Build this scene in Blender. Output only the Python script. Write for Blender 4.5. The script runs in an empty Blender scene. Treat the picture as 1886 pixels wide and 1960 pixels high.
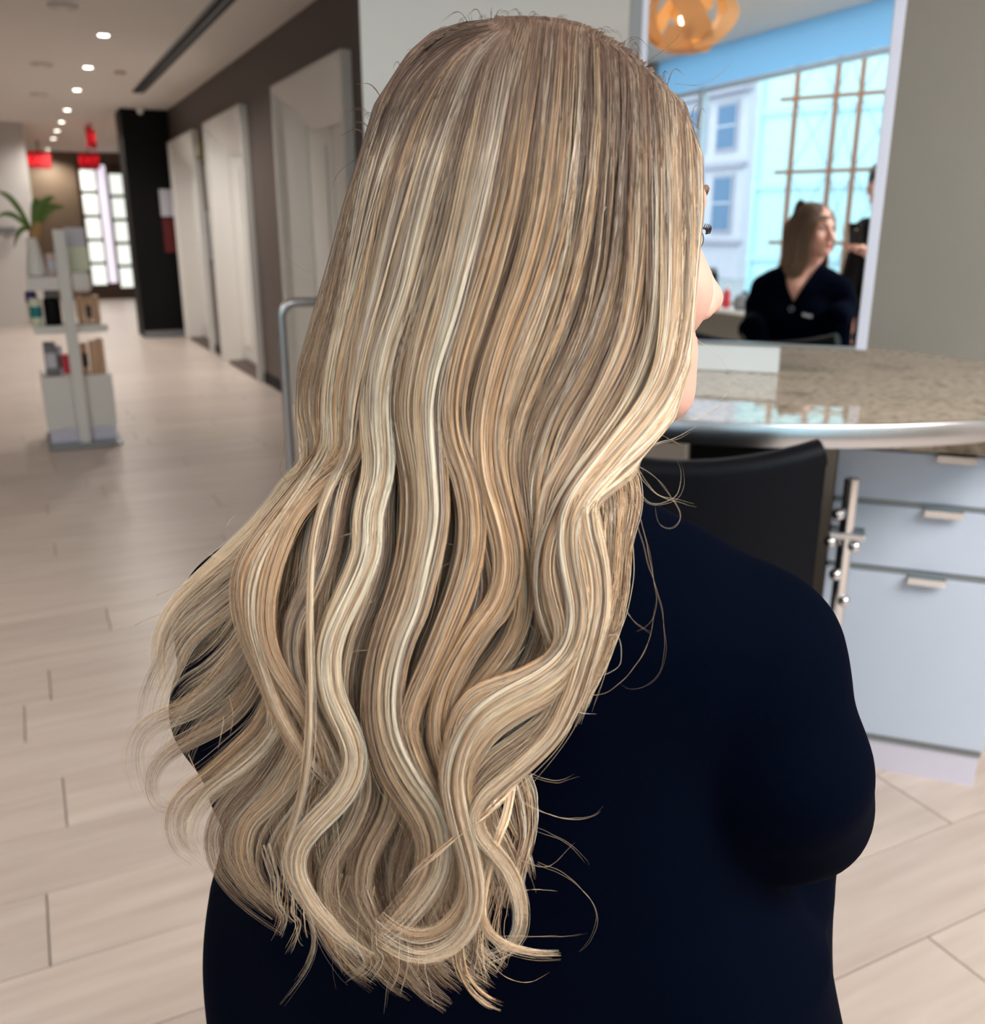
import bpy, bmesh, math, random
import numpy as np
from mathutils import Vector, Matrix
from math import radians as R, sin, cos, tan, pi, sqrt, atan2
rng = np.random.default_rng(7)
random.seed(7)
C = bpy.context.scene
COL = C.collection

# ------------------------------------------------------------------ camera, sky, light, exposure
H = 1.30; F = 1780.0; PITCH = R(17.0); CX, CY = 943.0, 980.0
cam_d = bpy.data.cameras.new('camera'); cam = bpy.data.objects.new('camera', cam_d); COL.objects.link(cam)
cam.location = (0, 0, H); cam.rotation_euler = (R(90) - PITCH, 0, 0)
cam_d.sensor_fit = 'VERTICAL'; cam_d.sensor_height = 36.0; cam_d.lens = 36.0 * F / 1960.0
cam_d.clip_start = 0.02
cam_d.dof.use_dof = True; cam_d.dof.focus_distance = 0.53; cam_d.dof.aperture_fstop = 9.0
C.camera = cam

world = bpy.data.worlds.new('sky'); C.world = world; world.use_nodes = True
bg = world.node_tree.nodes['Background']
bg.inputs[0].default_value = (0.86, 0.95, 1.0, 1); bg.inputs[1].default_value = 2.6

vs = C.view_settings
vs.view_transform = 'Standard'; vs.look = 'None'; vs.gamma = 1.0; vs.use_curve_mapping = False
vs.exposure = 0.14
C.cycles.use_denoising = True; C.cycles.adaptive_threshold = 0.02
C.cycles.max_bounces = 10; C.cycles.diffuse_bounces = 4; C.cycles.glossy_bounces = 5; C.cycles.transmission_bounces = 8
C.cycles.caustics_reflective = False; C.cycles.caustics_refractive = False
C.cycles.sample_clamp_indirect = 4.0
C.cycles_curves.shape = 'THICK'; C.cycles_curves.subdivisions = 2

# two room axes: the corridor (u forward, v to the right) and the mirror wall (n forward, w to the right)
AU, AN = R(-26.4), R(20.4)
u = np.array([sin(AU), cos(AU), 0.]); v = np.array([cos(AU), -sin(AU), 0.])
n = np.array([sin(AN), cos(AN), 0.]); w = np.array([cos(AN), -sin(AN), 0.])
ROTU, ROTN = -AU, -AN
def UV(vv, uu, z): p = v * vv + u * uu; return (p[0], p[1], z)
def NW(ww, nn, z): p = w * ww + n * nn; return (p[0], p[1], z)

def area(name, loc, rot, sx, sy, power, col, portal=False):
    l = bpy.data.lights.new(name, 'AREA'); l.shape = 'RECTANGLE'; l.size = sx; l.size_y = sy
    l.energy = power; l.color = col
    o = bpy.data.objects.new(name, l); COL.objects.link(o); o.location = loc; o.rotation_euler = rot
    if portal: l.cycles.is_portal = True
    return o
# daylight through the window wall behind the photographer (sampling portal), and unseen fill lamps added overhead to brighten the salon
area('window_portal', UV(-1.4, -1.80, 1.55), (R(90), 0, ROTU), 6.4, 1.8, 1, (1, 1, 1), True)
def salon_fill_lamps():
    for (vv, uu, pw) in [(1.2, -1.0, 78), (-2.4, 0.2, 50), (2.4, -1.0, 52), (-0.9, 3.4, 16)]:
        area('added_fill_lamp', UV(vv, uu, 2.735), (0, 0, ROTU), 1.2, 1.2, pw, (1.0, 0.95, 0.88))
salon_fill_lamps()

# ------------------------------------------------------------------ helpers
def srgb(r, g, b, s=1.0):
    f = lambda c: (c / 12.92 if c <= 0.04045 else ((c + 0.055) / 1.055) ** 2.4) * s
    return (f(r / 255), f(g / 255), f(b / 255), 1)
MATS = {}
def mat(name, col, rough=0.5, metal=0.0, emit=None, estr=0.0, spec=0.5, noise=0.0, nscale=20.0, coat=0.0, bump=0.0, sss=0.0, stretch=None):
    m = bpy.data.materials.new(name); m.use_nodes = True; nt = m.node_tree; b = nt.nodes['Principled BSDF']
    b.inputs['Base Color'].default_value = col; b.inputs['Roughness'].default_value = rough
    b.inputs['Metallic'].default_value = metal; b.inputs['Specular IOR Level'].default_value = spec
    b.inputs['Coat Weight'].default_value = coat
    if sss:
        b.inputs['Subsurface Weight'].default_value = sss; b.inputs['Subsurface Radius'].default_value = (0.01, 0.004, 0.002)
    if emit is not None:
        b.inputs['Emission Color'].default_value = emit; b.inputs['Emission Strength'].default_value = estr
    if noise or bump:
        tc = nt.nodes.new('ShaderNodeTexCoord'); mp = nt.nodes.new('ShaderNodeMapping'); nz = nt.nodes.new('ShaderNodeTexNoise')
        nt.links.new(tc.outputs['Object'], mp.inputs[0]); nt.links.new(mp.outputs[0], nz.inputs['Vector'])
        if stretch: mp.inputs['Scale'].default_value = stretch
        nz.inputs['Scale'].default_value = nscale; nz.inputs['Detail'].default_value = 4
        if noise:
            mx = nt.nodes.new('ShaderNodeMix'); mx.data_type = 'RGBA'
            mx.inputs[6].default_value = tuple(c * (1 - noise) for c in col[:3]) + (1,)
            mx.inputs[7].default_value = tuple(min(1, c * (1 + noise)) for c in col[:3]) + (1,)
            nt.links.new(nz.outputs['Fac'], mx.inputs[0]); nt.links.new(mx.outputs[2], b.inputs['Base Color'])
        if bump:
            bp = nt.nodes.new('ShaderNodeBump'); bp.inputs['Strength'].default_value = bump; bp.inputs['Distance'].default_value = 0.002
            nt.links.new(nz.outputs['Fac'], bp.inputs['Height']); nt.links.new(bp.outputs[0], b.inputs['Normal'])
    MATS[name] = m
    return m

def tag(o, label=None, cat=None, group=None, kind=None):
    if label: o['label'] = label
    if cat: o['category'] = cat
    if group: o['group'] = group
    if kind: o['kind'] = kind
    return o
def empty(name, loc, rz=0.0):
    o = bpy.data.objects.new(name, None); COL.objects.link(o); o.location = loc; o.rotation_euler = (0, 0, rz); o.empty_display_size = 0.05
    return o

class MB:
    def __init__(s): s.b = bmesh.new()
    def box(s, lo, hi, bev=0.0, seg=2):
        r = bmesh.ops.create_cube(s.b, size=1.0); vs_ = r['verts']
        for q in vs_: q.co = Vector([(lo[i] + hi[i]) / 2 + q.co[i] * (hi[i] - lo[i]) for i in range(3)])
        if bev > 0:
            es = list({e for q in vs_ for e in q.link_edges})
            bmesh.ops.bevel(s.b, geom=es, offset=bev, segments=seg, affect='EDGES', profile=0.5)
        return s
    def cyl(s, p0, p1, r0, r1=None, seg=20, cap=True):
        r1 = r0 if r1 is None else r1
        return s.tube([p0, p1], [r0, r1], seg, cap)
    def tube(s, pts, rad, seg=10, cap=True, closed=False):
        P = [Vector(p) for p in pts]; N_ = len(P)
        rad = [rad] * N_ if not hasattr(rad, '__len__') else rad
        T = [((P[(i + 1) % N_] - P[i - 1]) if closed else (P[min(i + 1, N_ - 1)] - P[max(i - 1, 0)])).normalized() for i in range(N_)]
        a = T[0].orthogonal().normalized(); rings = []
        for i in range(N_):
            a = (a - T[i] * a.dot(T[i])).normalized(); c = T[i].cross(a)
            rings.append([s.b.verts.new(P[i] + (a * cos(2 * pi * k / seg) + c * sin(2 * pi * k / seg)) * rad[i]) for k in range(seg)])
        for i in range(N_ if closed else N_ - 1):
            A_, B_ = rings[i], rings[(i + 1) % N_]
            for k in range(seg): s.b.faces.new([A_[k], A_[(k + 1) % seg], B_[(k + 1) % seg], B_[k]])
        if cap and not closed:
            s.b.faces.new(rings[0][::-1]); s.b.faces.new(rings[-1])
        return s
    def lathe(s, prof, seg=32, c=(0, 0, 0)):
        rings = [[s.b.verts.new((c[0] + r * cos(2 * pi * k / seg), c[1] + r * sin(2 * pi * k / seg), c[2] + z)) for k in range(seg)] for r, z in prof]
        for A_, B_ in zip(rings, rings[1:]):
            for k in range(seg): s.b.faces.new([A_[k], A_[(k + 1) % seg], B_[(k + 1) % seg], B_[k]])
        s.b.faces.new(rings[0][::-1]); s.b.faces.new(rings[-1]); return s
    def grid(s, fn, nu, nv):
        V = [[s.b.verts.new(fn(i / nu, j / nv)) for j in range(nv + 1)] for i in range(nu + 1)]
        for i in range(nu):
            for j in range(nv): s.b.faces.new([V[i][j], V[i + 1][j], V[i + 1][j + 1], V[i][j + 1]])
        return s
    def solidgrid(s, fn, nu, nv, th):
        """fn -> point; thickness along the sheet normal"""
        P = np.array([[fn(i / nu, j / nv) for j in range(nv + 1)] for i in range(nu + 1)])
        du = np.gradient(P, axis=0); dv = np.gradient(P, axis=1); N_ = np.cross(du, dv); N_ /= np.linalg.norm(N_, axis=2, keepdims=True) + 1e-12
        A_ = P + N_ * th / 2; B_ = P - N_ * th / 2
        VA = [[s.b.verts.new(A_[i, j]) for j in range(nv + 1)] for i in range(nu + 1)]
        VB = [[s.b.verts.new(B_[i, j]) for j in range(nv + 1)] for i in range(nu + 1)]
        for i in range(nu):
            for j in range(nv):
                s.b.faces.new([VA[i][j], VA[i + 1][j], VA[i + 1][j + 1], VA[i][j + 1]])
                s.b.faces.new([VB[i][j], VB[i][j + 1], VB[i + 1][j + 1], VB[i + 1][j]])
        for i in range(nu):
            s.b.faces.new([VA[i][0], VB[i][0], VB[i + 1][0], VA[i + 1][0]]); s.b.faces.new([VA[i][nv], VA[i + 1][nv], VB[i + 1][nv], VB[i][nv]])
        for j in range(nv):
            s.b.faces.new([VA[0][j], VA[0][j + 1], VB[0][j + 1], VB[0][j]]); s.b.faces.new([VA[nu][j], VB[nu][j], VB[nu][j + 1], VA[nu][j + 1]])
        return s
    def prism(s, poly, z0, z1):
        a = [s.b.verts.new((x, y, z0)) for x, y in poly]; c = [s.b.verts.new((x, y, z1)) for x, y in poly]; N_ = len(poly)
        s.b.faces.new(a[::-1]); s.b.faces.new(c)
        for k in range(N_): s.b.faces.new([a[k], a[(k + 1) % N_], c[(k + 1) % N_], c[k]])
        return s
    def build(s, name, m, parent=None, smooth=False, loc=None, rz=None):
        bmesh.ops.recalc_face_normals(s.b, faces=s.b.faces[:])
        me = bpy.data.meshes.new(name); s.b.to_mesh(me); s.b.free()
        if smooth:
            me.polygons.foreach_set('use_smooth', [True] * len(me.polygons))
            me.set_sharp_from_angle(angle=R(40))
        me.materials.append(m)
        o = bpy.data.objects.new(name, me); COL.objects.link(o)
        if parent: o.parent = parent
        if loc is not None: o.location = loc
        if rz is not None: o.rotation_euler = (0, 0, rz)
        return o
def bx(name, lo, hi, m, parent=None, bev=0.0, loc=None, rz=None, seg=2):
    return MB().box(lo, hi, bev, seg).build(name, m, parent, loc=loc, rz=rz)
def copy_tree(o, parent=None):
    c = o.copy(); COL.objects.link(c)
    if parent: c.parent = parent
    for ch in list(o.children): copy_tree(ch, c)
    return c
def text(name, s, size, m, parent, loc, rot, extrude=0.002):
    cu = bpy.data.curves.new(name, 'FONT'); cu.body = s; cu.size = size; cu.extrude = extrude; cu.align_x = 'CENTER'; cu.align_y = 'CENTER'
    o = bpy.data.objects.new(name, cu); COL.objects.link(o)
    me = bpy.data.meshes.new_from_object(o); COL.objects.unlink(o); bpy.data.objects.remove(o)
    me.materials.append(m)
    o = bpy.data.objects.new(name, me); COL.objects.link(o); o.parent = parent; o.location = loc; o.rotation_euler = rot
    return o

def ray(px, py):
    a = (px - CX) / F; b = (CY - py) / F
    return np.stack([a + 0 * b, cos(PITCH) + b * sin(PITCH), -sin(PITCH) + b * cos(PITCH)], -1)

# ------------------------------------------------------------------ materials
M_wall_dark = mat('taupe_wall', srgb(92, 82, 78), 0.55, noise=0.06, nscale=6)
M_wall_brown = mat('brown_wall', srgb(112, 94, 76), 0.5, noise=0.1, nscale=4)
M_wall_light = mat('light_wall', srgb(205, 200, 196), 0.6, noise=0.03, nscale=5)
M_partition = mat('cool_white_wall', srgb(226, 231, 232), 0.6, noise=0.02, nscale=5)
M_wall_grey = mat('grey_beige_wall', srgb(150, 147, 140), 0.6, noise=0.03, nscale=7)
M_white = mat('white_paint', srgb(228, 226, 222), 0.45)
M_ceil = mat('ceiling_paint', srgb(236, 230, 224), 0.7, noise=0.02, nscale=3)
M_header = mat('window_header_paint', srgb(205, 222, 238), 0.5)
M_black = mat('black_panel', srgb(5, 5, 7), 0.6, spec=0.2)
M_blackleather = mat('black_leather', srgb(7, 10, 18), 0.5, spec=0.15, noise=0.25, nscale=60, bump=0.2)
M_chrome = mat('chrome', srgb(225, 225, 228), 0.12, 1.0)
M_steel = mat('brushed_steel', srgb(196, 198, 204), 0.28, 1.0, bump=0.05, nscale=120, stretch=(1, 1, 12))
M_disc = mat('ceiling_disc_grey', srgb(206, 200, 194), 0.6)
M_baseblock = mat('milky_acrylic', srgb(226, 236, 242), 0.25)
M_lacquer = mat('daylit_white_lacquer', srgb(200, 212, 232), 0.3, noise=0.02)  # white lacquer with the blue of reflected daylight mixed into its colour
M_gap = mat('grey_channel', srgb(140, 146, 150), 0.4, 0.4)
M_plinth = mat('lilac_white_plinth', srgb(216, 214, 232), 0.3)
M_grout = mat('grout', srgb(150, 138, 132), 0.8)
M_mirror = mat('silvered_glass', (0.90, 0.94, 0.95, 1), 0.0, 1.0)
M_mirrorframe = mat('mirror_edge', srgb(214, 220, 240), 0.25)
M_navy = mat('navy_black_cloth', (0.0006, 0.0018, 0.0070, 1), 0.85, spec=0.02, noise=0.2, nscale=300, bump=0.12)
M_cream = mat('product_cream', srgb(226, 230, 205), 0.5)
M_paper = mat('paper', srgb(205, 205, 215), 0.7)
M_red = mat('red_print', srgb(92, 4, 8), 0.5)
M_redbox = mat('red_box', srgb(205, 45, 60), 0.5)
M_tan = mat('tan_carton', srgb(205, 165, 130), 0.55, noise=0.1, nscale=30)
M_teal = mat('teal_plastic', srgb(20, 130, 130), 0.4)
M_purple = mat('purple_plastic', srgb(75, 55, 120), 0.4)
M_brown = mat('dark_brown_wood', srgb(62, 40, 28), 0.4, noise=0.2, nscale=20)
M_brass = mat('brass', srgb(190, 170, 120), 0.3, 1.0)
M_leaf = mat('leaf_green', srgb(90, 120, 40), 0.5, noise=0.25, nscale=15)
M_stem = mat('dry_stem', srgb(176, 140, 96), 0.7, noise=0.2)
M_copper = mat('copper_metal', srgb(168, 112, 84), 0.45, 0.2)
M_lattice = mat('pale_lattice', srgb(170, 190, 205), 0.5)
M_stone = mat('pale_stone', srgb(204, 200, 212), 0.8, noise=0.1, nscale=3)
M_stone2 = mat('stone_trim', srgb(172, 168, 182), 0.8, noise=0.1, nscale=5)
M_darkglass = mat('dark_window_glass', srgb(70, 110, 150), 0.1)
M_street = mat('street', srgb(150, 152, 158), 0.8, noise=0.1)
M_veneer = mat('orange_veneer', srgb(240, 206, 158), 0.5, emit=srgb(255, 190, 110), estr=0.0, noise=0.1, stretch=(1, 1, 8))
def veneer_mat():
    m = M_veneer; nt = m.node_tree; b = nt.nodes['Principled BSDF']; o = nt.nodes['Material Output']
    t = nt.nodes.new('ShaderNodeBsdfTranslucent'); t.inputs[0].default_value = srgb(255, 226, 184); mx = nt.nodes.new('ShaderNodeMixShader'); mx.inputs[0].default_value = 0.5
    nt.links.new(b.outputs[0], mx.inputs[1]); nt.links.new(t.outputs[0], mx.inputs[2]); nt.links.new(mx.outputs[0], o.inputs[0])
veneer_mat()
M_bulb = mat('warm_bulb', (1, 0.8, 0.5, 1), 0.4, emit=(1, 0.72, 0.38, 1), estr=6)
M_lamp = mat('downlight_glow', (1, 1, 1, 1), 0.4, emit=(1, 0.93, 0.80, 1), estr=14)
M_exitglow = mat('exit_red_glow', srgb(255, 20, 30), 0.4, emit=(1, 0.015, 0.03, 1), estr=0.9)
M_exitbody = mat('exit_body', srgb(120, 10, 16), 0.4, emit=(1, 0.0, 0.015, 1), estr=0.16)
M_pane = mat('backlit_pane', srgb(235, 240, 235), 0.3, emit=(0.93, 1.0, 0.93, 1), estr=0.85)
M_lightbar = mat('lit_bar', srgb(235, 225, 240), 0.3, emit=(0.92, 0.86, 1.0, 1), estr=0.75)
M_skin = mat('skin', srgb(232, 180, 164), 0.5, sss=0.15, noise=0.05, nscale=60)
M_lip = mat('lip', srgb(205, 120, 120), 0.4)
M_eyewhite = mat('eye_white', srgb(225, 220, 215), 0.2)
M_iris = mat('iris', srgb(60, 70, 60), 0.15)
M_lash = mat('lash', srgb(25, 18, 16), 0.6)
M_denim = mat('dark_trousers', srgb(28, 30, 38), 0.8)
M_shoe = mat('shoe_black', srgb(20, 20, 22), 0.5)
M_phone = mat('phone_shell', srgb(40, 38, 40), 0.3)
M_grey = mat('grey_fabric', srgb(120, 120, 125), 0.8)

def granite():
    m = bpy.data.materials.new('granite'); m.use_nodes = True; nt = m.node_tree; b = nt.nodes['Principled BSDF']
    tc = nt.nodes.new('ShaderNodeTexCoord')
    n1 = nt.nodes.new('ShaderNodeTexNoise'); n1.inputs['Scale'].default_value = 55; n1.inputs['Detail'].default_value = 5
    n2 = nt.nodes.new('ShaderNodeTexNoise'); n2.inputs['Scale'].default_value = 9; n2.inputs['Detail'].default_value = 3
    r1 = nt.nodes.new('ShaderNodeValToRGB'); e = r1.color_ramp
    e.elements[0].position = 0.30; e.elements[0].color = srgb(104, 86, 72)
    e.elements[1].position = 0.62; e.elements[1].color = srgb(202, 188, 170)
    k = e.elements.new(0.42); k.color = srgb(178, 163, 147)
    r2 = nt.nodes.new('ShaderNodeValToRGB'); r2.color_ramp.elements[0].position = 0.28; r2.color_ramp.elements[0].color = srgb(150, 124, 104)
    r2.color_ramp.elements[1].position = 0.45; r2.color_ramp.elements[1].color = (1, 1, 1, 1)
    mx = nt.nodes.new('ShaderNodeMix'); mx.data_type = 'RGBA'; mx.blend_type = 'MULTIPLY'; mx.inputs[0].default_value = 0.6
    L = nt.links.new
    L(tc.outputs['Object'], n1.inputs['Vector']); L(tc.outputs['Object'], n2.inputs['Vector'])
    L(n1.outputs['Fac'], r1.inputs[0]); L(n2.outputs['Fac'], r2.inputs[0]); L(r1.outputs[0], mx.inputs[6]); L(r2.outputs[0], mx.inputs[7])
    L(mx.outputs[2], b.inputs['Base Color'])
    b.inputs['Roughness'].default_value = 0.035; b.inputs['Specular IOR Level'].default_value = 1.0
    return m
M_granite = granite()

def plank_mat(name, brick=False):
    m = bpy.data.materials.new(name); m.use_nodes = True; nt = m.node_tree; b = nt.nodes['Principled BSDF']; L = nt.links.new
    tc = nt.nodes.new('ShaderNodeTexCoord'); mp = nt.nodes.new('ShaderNodeMapping'); mp.inputs['Scale'].default_value = (0.9, 9, 1)
    oi = nt.nodes.new('ShaderNodeObjectInfo'); nz = nt.nodes.new('ShaderNodeTexNoise'); nz.inputs['Scale'].default_value = 3.0; nz.inputs['Detail'].default_value = 5
    nz.noise_dimensions = '4D'
    ml = nt.nodes.new('ShaderNodeMath'); ml.operation = 'MULTIPLY'; ml.inputs[1].default_value = 40
    L(oi.outputs['Random'], ml.inputs[0]); L(ml.outputs[0], nz.inputs['W'])
    L(tc.outputs['Object'], mp.inputs[0]); L(mp.outputs[0], nz.inputs['Vector'])
    rp = nt.nodes.new('ShaderNodeValToRGB'); rp.color_ramp.elements[0].position = 0.3; rp.color_ramp.elements[0].color = srgb(197, 181, 172)
    rp.color_ramp.elements[1].position = 0.7; rp.color_ramp.elements[1].color = srgb(217, 203, 194)
    L(nz.outputs['Fac'], rp.inputs[0])
    hs = nt.nodes.new('ShaderNodeHueSaturation'); mr = nt.nodes.new('ShaderNodeMapRange'); mr.inputs['To Min'].default_value = 0.93; mr.inputs['To Max'].default_value = 1.05
    L(oi.outputs['Random'], mr.inputs['Value']); L(mr.outputs[0], hs.inputs['Value']); L(rp.outputs[0], hs.inputs['Color'])
    out = hs.outputs[0]
    if brick:
        bt = nt.nodes.new('ShaderNodeTexBrick'); bt.inputs['Scale'].default_value = 1.0
        bt.inputs['Brick Width'].default_value = 1.2; bt.inputs['Row Height'].default_value = 0.2217; bt.inputs['Mortar Size'].default_value = 0.003
        bt.inputs['Color1'].default_value = (1, 1, 1, 1); bt.inputs['Color2'].default_value = (0.93, 0.93, 0.93, 1); bt.inputs['Mortar'].default_value = (0.6, 0.6, 0.6, 1)
        L(tc.outputs['Object'], bt.inputs['Vector'])
        mx = nt.nodes.new('ShaderNodeMix'); mx.data_type = 'RGBA'; mx.blend_type = 'MULTIPLY'; mx.inputs[0].default_value = 1
        L(out, mx.inputs[6]); L(bt.outputs['Color'], mx.inputs[7]); out = mx.outputs[2]
    L(out, b.inputs['Base Color'])
    b.inputs['Roughness'].default_value = 0.32; b.inputs['Specular IOR Level'].default_value = 0.5
    return m
M_plank = plank_mat('pale_wood_plank'); M_plankfar = plank_mat('pale_wood_plank_far', True)

def glass_mat():
    m = bpy.data.materials.new('window_glass'); m.use_nodes = True; nt = m.node_tree; b = nt.nodes['Principled BSDF']; o = nt.nodes['Material Output']
    t = nt.nodes.new('ShaderNodeBsdfTransparent'); t.inputs[0].default_value = (0.93, 0.98, 0.98, 1)
    g = nt.nodes.new('ShaderNodeBsdfGlossy'); g.inputs['Roughness'].default_value = 0.02
    mx = nt.nodes.new('ShaderNodeMixShader'); mx.inputs[0].default_value = 0.06
    nt.links.new(t.outputs[0], mx.inputs[1]); nt.links.new(g.outputs[0], mx.inputs[2]); nt.links.new(mx.outputs[0], o.inputs[0])
    return m
M_glass = glass_mat()

# ------------------------------------------------------------------ the setting
def S(o): o['kind'] = 'structure'; return o
CH, SH = 2.62, 2.75            # corridor ceiling, salon ceiling
floor = S(bx('floor', (-6, -1.9, -0.12), (6, 22, -0.006), M_grout, loc=(0, 0, 0), rz=ROTU))
# planks: rows along v, each plank an object
row0, rw = 1.61, 0.2217
known = {0: -0.11, 2: -0.06, 4: -0.14, 5: -0.07, 7: 0.13, -3: 1.15, -1: 1.68, -4: 0.2, -2: 0.55, 1: 0.42, 3: 0.75, 6: 0.6}
# known[k]: a joint position along v in row k, row k spans u = row0 + k*rw ... + rw  (k = -1 is the row just before 1.61)
plank_me = None
PL = 1.20
def plank_mesh():
    b = MB().box((0.0015, 0.0015, -0.008), (PL - 0.0015, rw - 0.0025, 0.0), 0.0012, 1)
    me = bpy.data.meshes.new('plank'); b.b.to_mesh(me); b.b.free(); me.materials.append(M_plank); return me
plank_me = plank_mesh()
nrow = 0; npl = 0
for k in range(-5, 34):
    j0 = known.get(k, rng.uniform(0, PL))
    if k == 4: j0 = -0.14
    lo, hi = (-1.6, 3.0) if k < 14 else (-0.6, 1.75)
    m0 = math.floor((lo - j0) / PL)
    x = j0 + m0 * PL
    while x < hi and npl < 296:
        o = bpy.data.objects.new('plank', plank_me); COL.objects.link(o); o.parent = floor
        o.location = (x, row0 + k * rw, 0.0); npl += 1
        x += PL
U_end = row0 + 34 * rw
fl = MB()
fl.box((-6, U_end, -0.006), (6, 22, -0.0005)); fl.box((-6, -1.89, -0.006), (6, row0 - 5 * rw, -0.0005))
fo = fl.build('plank_field', M_plankfar, floor); fo['kind'] = 'stuff'

S(bx('ceiling', (-6, 4.0, CH), (6, 22, CH + 0.4), M_ceil, rz=ROTU))
S(bx('ceiling_salon', (-6, -1.89, SH), (6, 4.0, SH + 0.1), M_ceil, rz=ROTU))
S(bx('wall_left', (-6.2, -1.9, -0.1), (-6, 14.6, SH), M_wall_light, rz=ROTU))
wc = MB(); edges_ = [3.2, 5.49, 7.11, 8.18, 9.83, 10.45, 12.15, 12.9]
for i in range(0, 8, 2): wc.box((1.84, edges_[i], -0.1), (2.1, edges_[i + 1], 2.25))
wc.box((1.84, 3.2, 2.25), (2.1, 12.9, SH)); wc.box((2.02, 3.2, -0.1), (2.12, 12.9, 2.25))
S(wc.build('wall_corridor', M_wall_dark, rz=ROTU))
S(bx('wall_far', (-0.2, 19.6, -0.1), (6, 19.8, SH), M_wall_brown, rz=ROTU))
S(bx('wall_reception', (-6, 14.6, -0.1), (0.32, 14.8, SH), M_wall_light, rz=ROTU))
S(bx('wall_far_side', (2.1, 12.9, -0.1), (2.3, 19.6, SH), M_wall_brown, rz=ROTU))
S(bx('wall_far_left', (0.22, 14.8, -0.1), (0.32, 19.6, SH), M_wall_brown, rz=ROTU))
S(bx('wall_back', (-0.80, 3.25, -0.1), (3.6, 3.45, SH), M_wall_grey, rz=ROTN))
S(bx('wall_partition', (-1.655, 3.15, -0.1), (-0.715, 3.40, SH), M_partition, rz=ROTN))
S(bx('wall_right', (3.6, -3.2, -0.1), (3.8, 3.45, SH), M_wall_light, rz=ROTN))

# window wall behind the photographer
WU = -1.75; sill_z = 0.66; head_z = 2.45
ww = MB(); ww.box((-6, WU - 0.14, -0.1), (6, WU, sill_z)); ww.box((-6, WU - 0.14, sill_z), (-4.6, WU, SH)); ww.box((1.8, WU - 0.14, sill_z), (6, WU, SH))
S(ww.build('wall_window_side', M_wall_grey, rz=ROTU))
def blind_mat():
    m = bpy.data.materials.new('skylit_blind'); m.use_nodes = True; nt = m.node_tree; b = nt.nodes['Principled BSDF']; o = nt.nodes['Material Output']
    b.inputs['Base Color'].default_value = srgb(150, 200, 238); b.inputs['Roughness'].default_value = 0.8  # the blue of the sky light is put into the fabric colour
    t = nt.nodes.new('ShaderNodeBsdfTranslucent'); t.inputs[0].default_value = srgb(150, 200, 238); mx = nt.nodes.new('ShaderNodeMixShader'); mx.inputs[0].default_value = 0.5
    nt.links.new(b.outputs[0], mx.inputs[1]); nt.links.new(t.outputs[0], mx.inputs[2]); nt.links.new(mx.outputs[0], o.inputs[0]); return m
S(MB().grid(lambda a, c: (-4.6 + 6.4 * a, WU - 0.05, head_z + (SH - head_z) * c), 8, 2).build('trim_1', blind_mat(), rz=ROTU))
win = S(bx('window_1', (-4.6, WU - 0.10, sill_z), (1.8, WU - 0.06, sill_z + 0.05), M_white, rz=ROTU))
for x in (-4.57, -3.90, -1.20, 0.25, 1.77):
    bx('mullion', (x - 0.03, WU - 0.11, sill_z + 0.05), (x + 0.03, WU - 0.05, head_z), M_header, win)
bx('head_rail', (-4.6, WU - 0.10, head_z - 0.04), (1.8, WU - 0.06, head_z), M_header, win)
for a, b_ in ((-4.54, -3.93), (-3.87, -1.23), (-1.17, 0.22), (0.28, 1.74)):
    bx('pane', (a, WU - 0.085, sill_z + 0.05), (b_, WU - 0.078, head_z - 0.04), M_glass, win)
bx('sill_board', (-4.6, WU - 0.02, sill_z - 0.03), (1.8, WU + 0.22, sill_z), M_white, win, 0.004)

# --- doors of the corridor wall: white surrounds with two recessed leaves
def lift_door(idx, u0, u1):
    Hd = 2.25; jw = 0.26; vi = 1.945
    def jamb(ua, ub):
        return MB().prism([(1.79, ua), (1.83, ua), (vi + 0.05, ub), (vi, ub)], 0.0, Hd)
    o = S(jamb(u0, u0 + jw).build(f'door_{idx}', M_white, rz=ROTU))
    jamb(u1, u1 - jw).build('jamb', M_white, o)
    for a, b_ in ((u0 - 0.004, u0 + 0.035), (u1 - 0.035, u1 + 0.004)): bx('casing', (1.775, a, 0.0), (1.84, b_, Hd), M_white, o, 0.004)
    bx('casing', (1.775, u0, Hd - 0.035), (1.84, u1, Hd + 0.004), M_white, o, 0.004)
    def soffit(a, c):
        uu = u0 + 0.02 + (u1 - u0 - 0.04) * a
        z = Hd - 0.03 - (0.16 + 0.13 * math.exp(-((a - 0.5) / 0.36) ** 6)) * c
        return (1.785 + (vi - 1.785) * c ** 1.3, uu, z)
    MB().solidgrid(soffit, 24, 8, 0.012).build('header', M_white, o, True)
    mid = (u0 + u1) / 2
    for a, b_ in ((u0 + jw - 0.01, mid - 0.016), (mid + 0.016, u1 - jw + 0.01)):
        l = bx('leaf', (vi + 0.012, a, 0.03), (vi + 0.05, b_, Hd - 0.15), M_white, o, 0.006)
        bx('panel', (vi - 0.004, a + 0.10, 0.16), (vi + 0.014, b_ - 0.10, Hd - 0.42), M_white, l, 0.010)
    bx('seam', (vi + 0.03, mid - 0.017, 0.03), (vi + 0.05, mid + 0.017, Hd - 0.15), M_gap, o)
    bx('threshold', (1.80, u0 + jw * 0.6, 0.0), (vi + 0.05, u1 - jw, 0.028), M_brown, o)
    return o
for i, (a, b_) in enumerate([(5.49, 7.11), (8.18, 9.83), (10.45, 12.15)]): lift_door(i + 1, a, b_)
S(bx('baseboard_corridor', (1.825, 7.12, 0), (1.84, 8.17, 0.09), M_black, rz=ROTU))
S(bx('baseboard_corridor_far', (1.825, 9.84, 0), (1.84, 10.44, 0.09), M_black, rz=ROTU))

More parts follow.
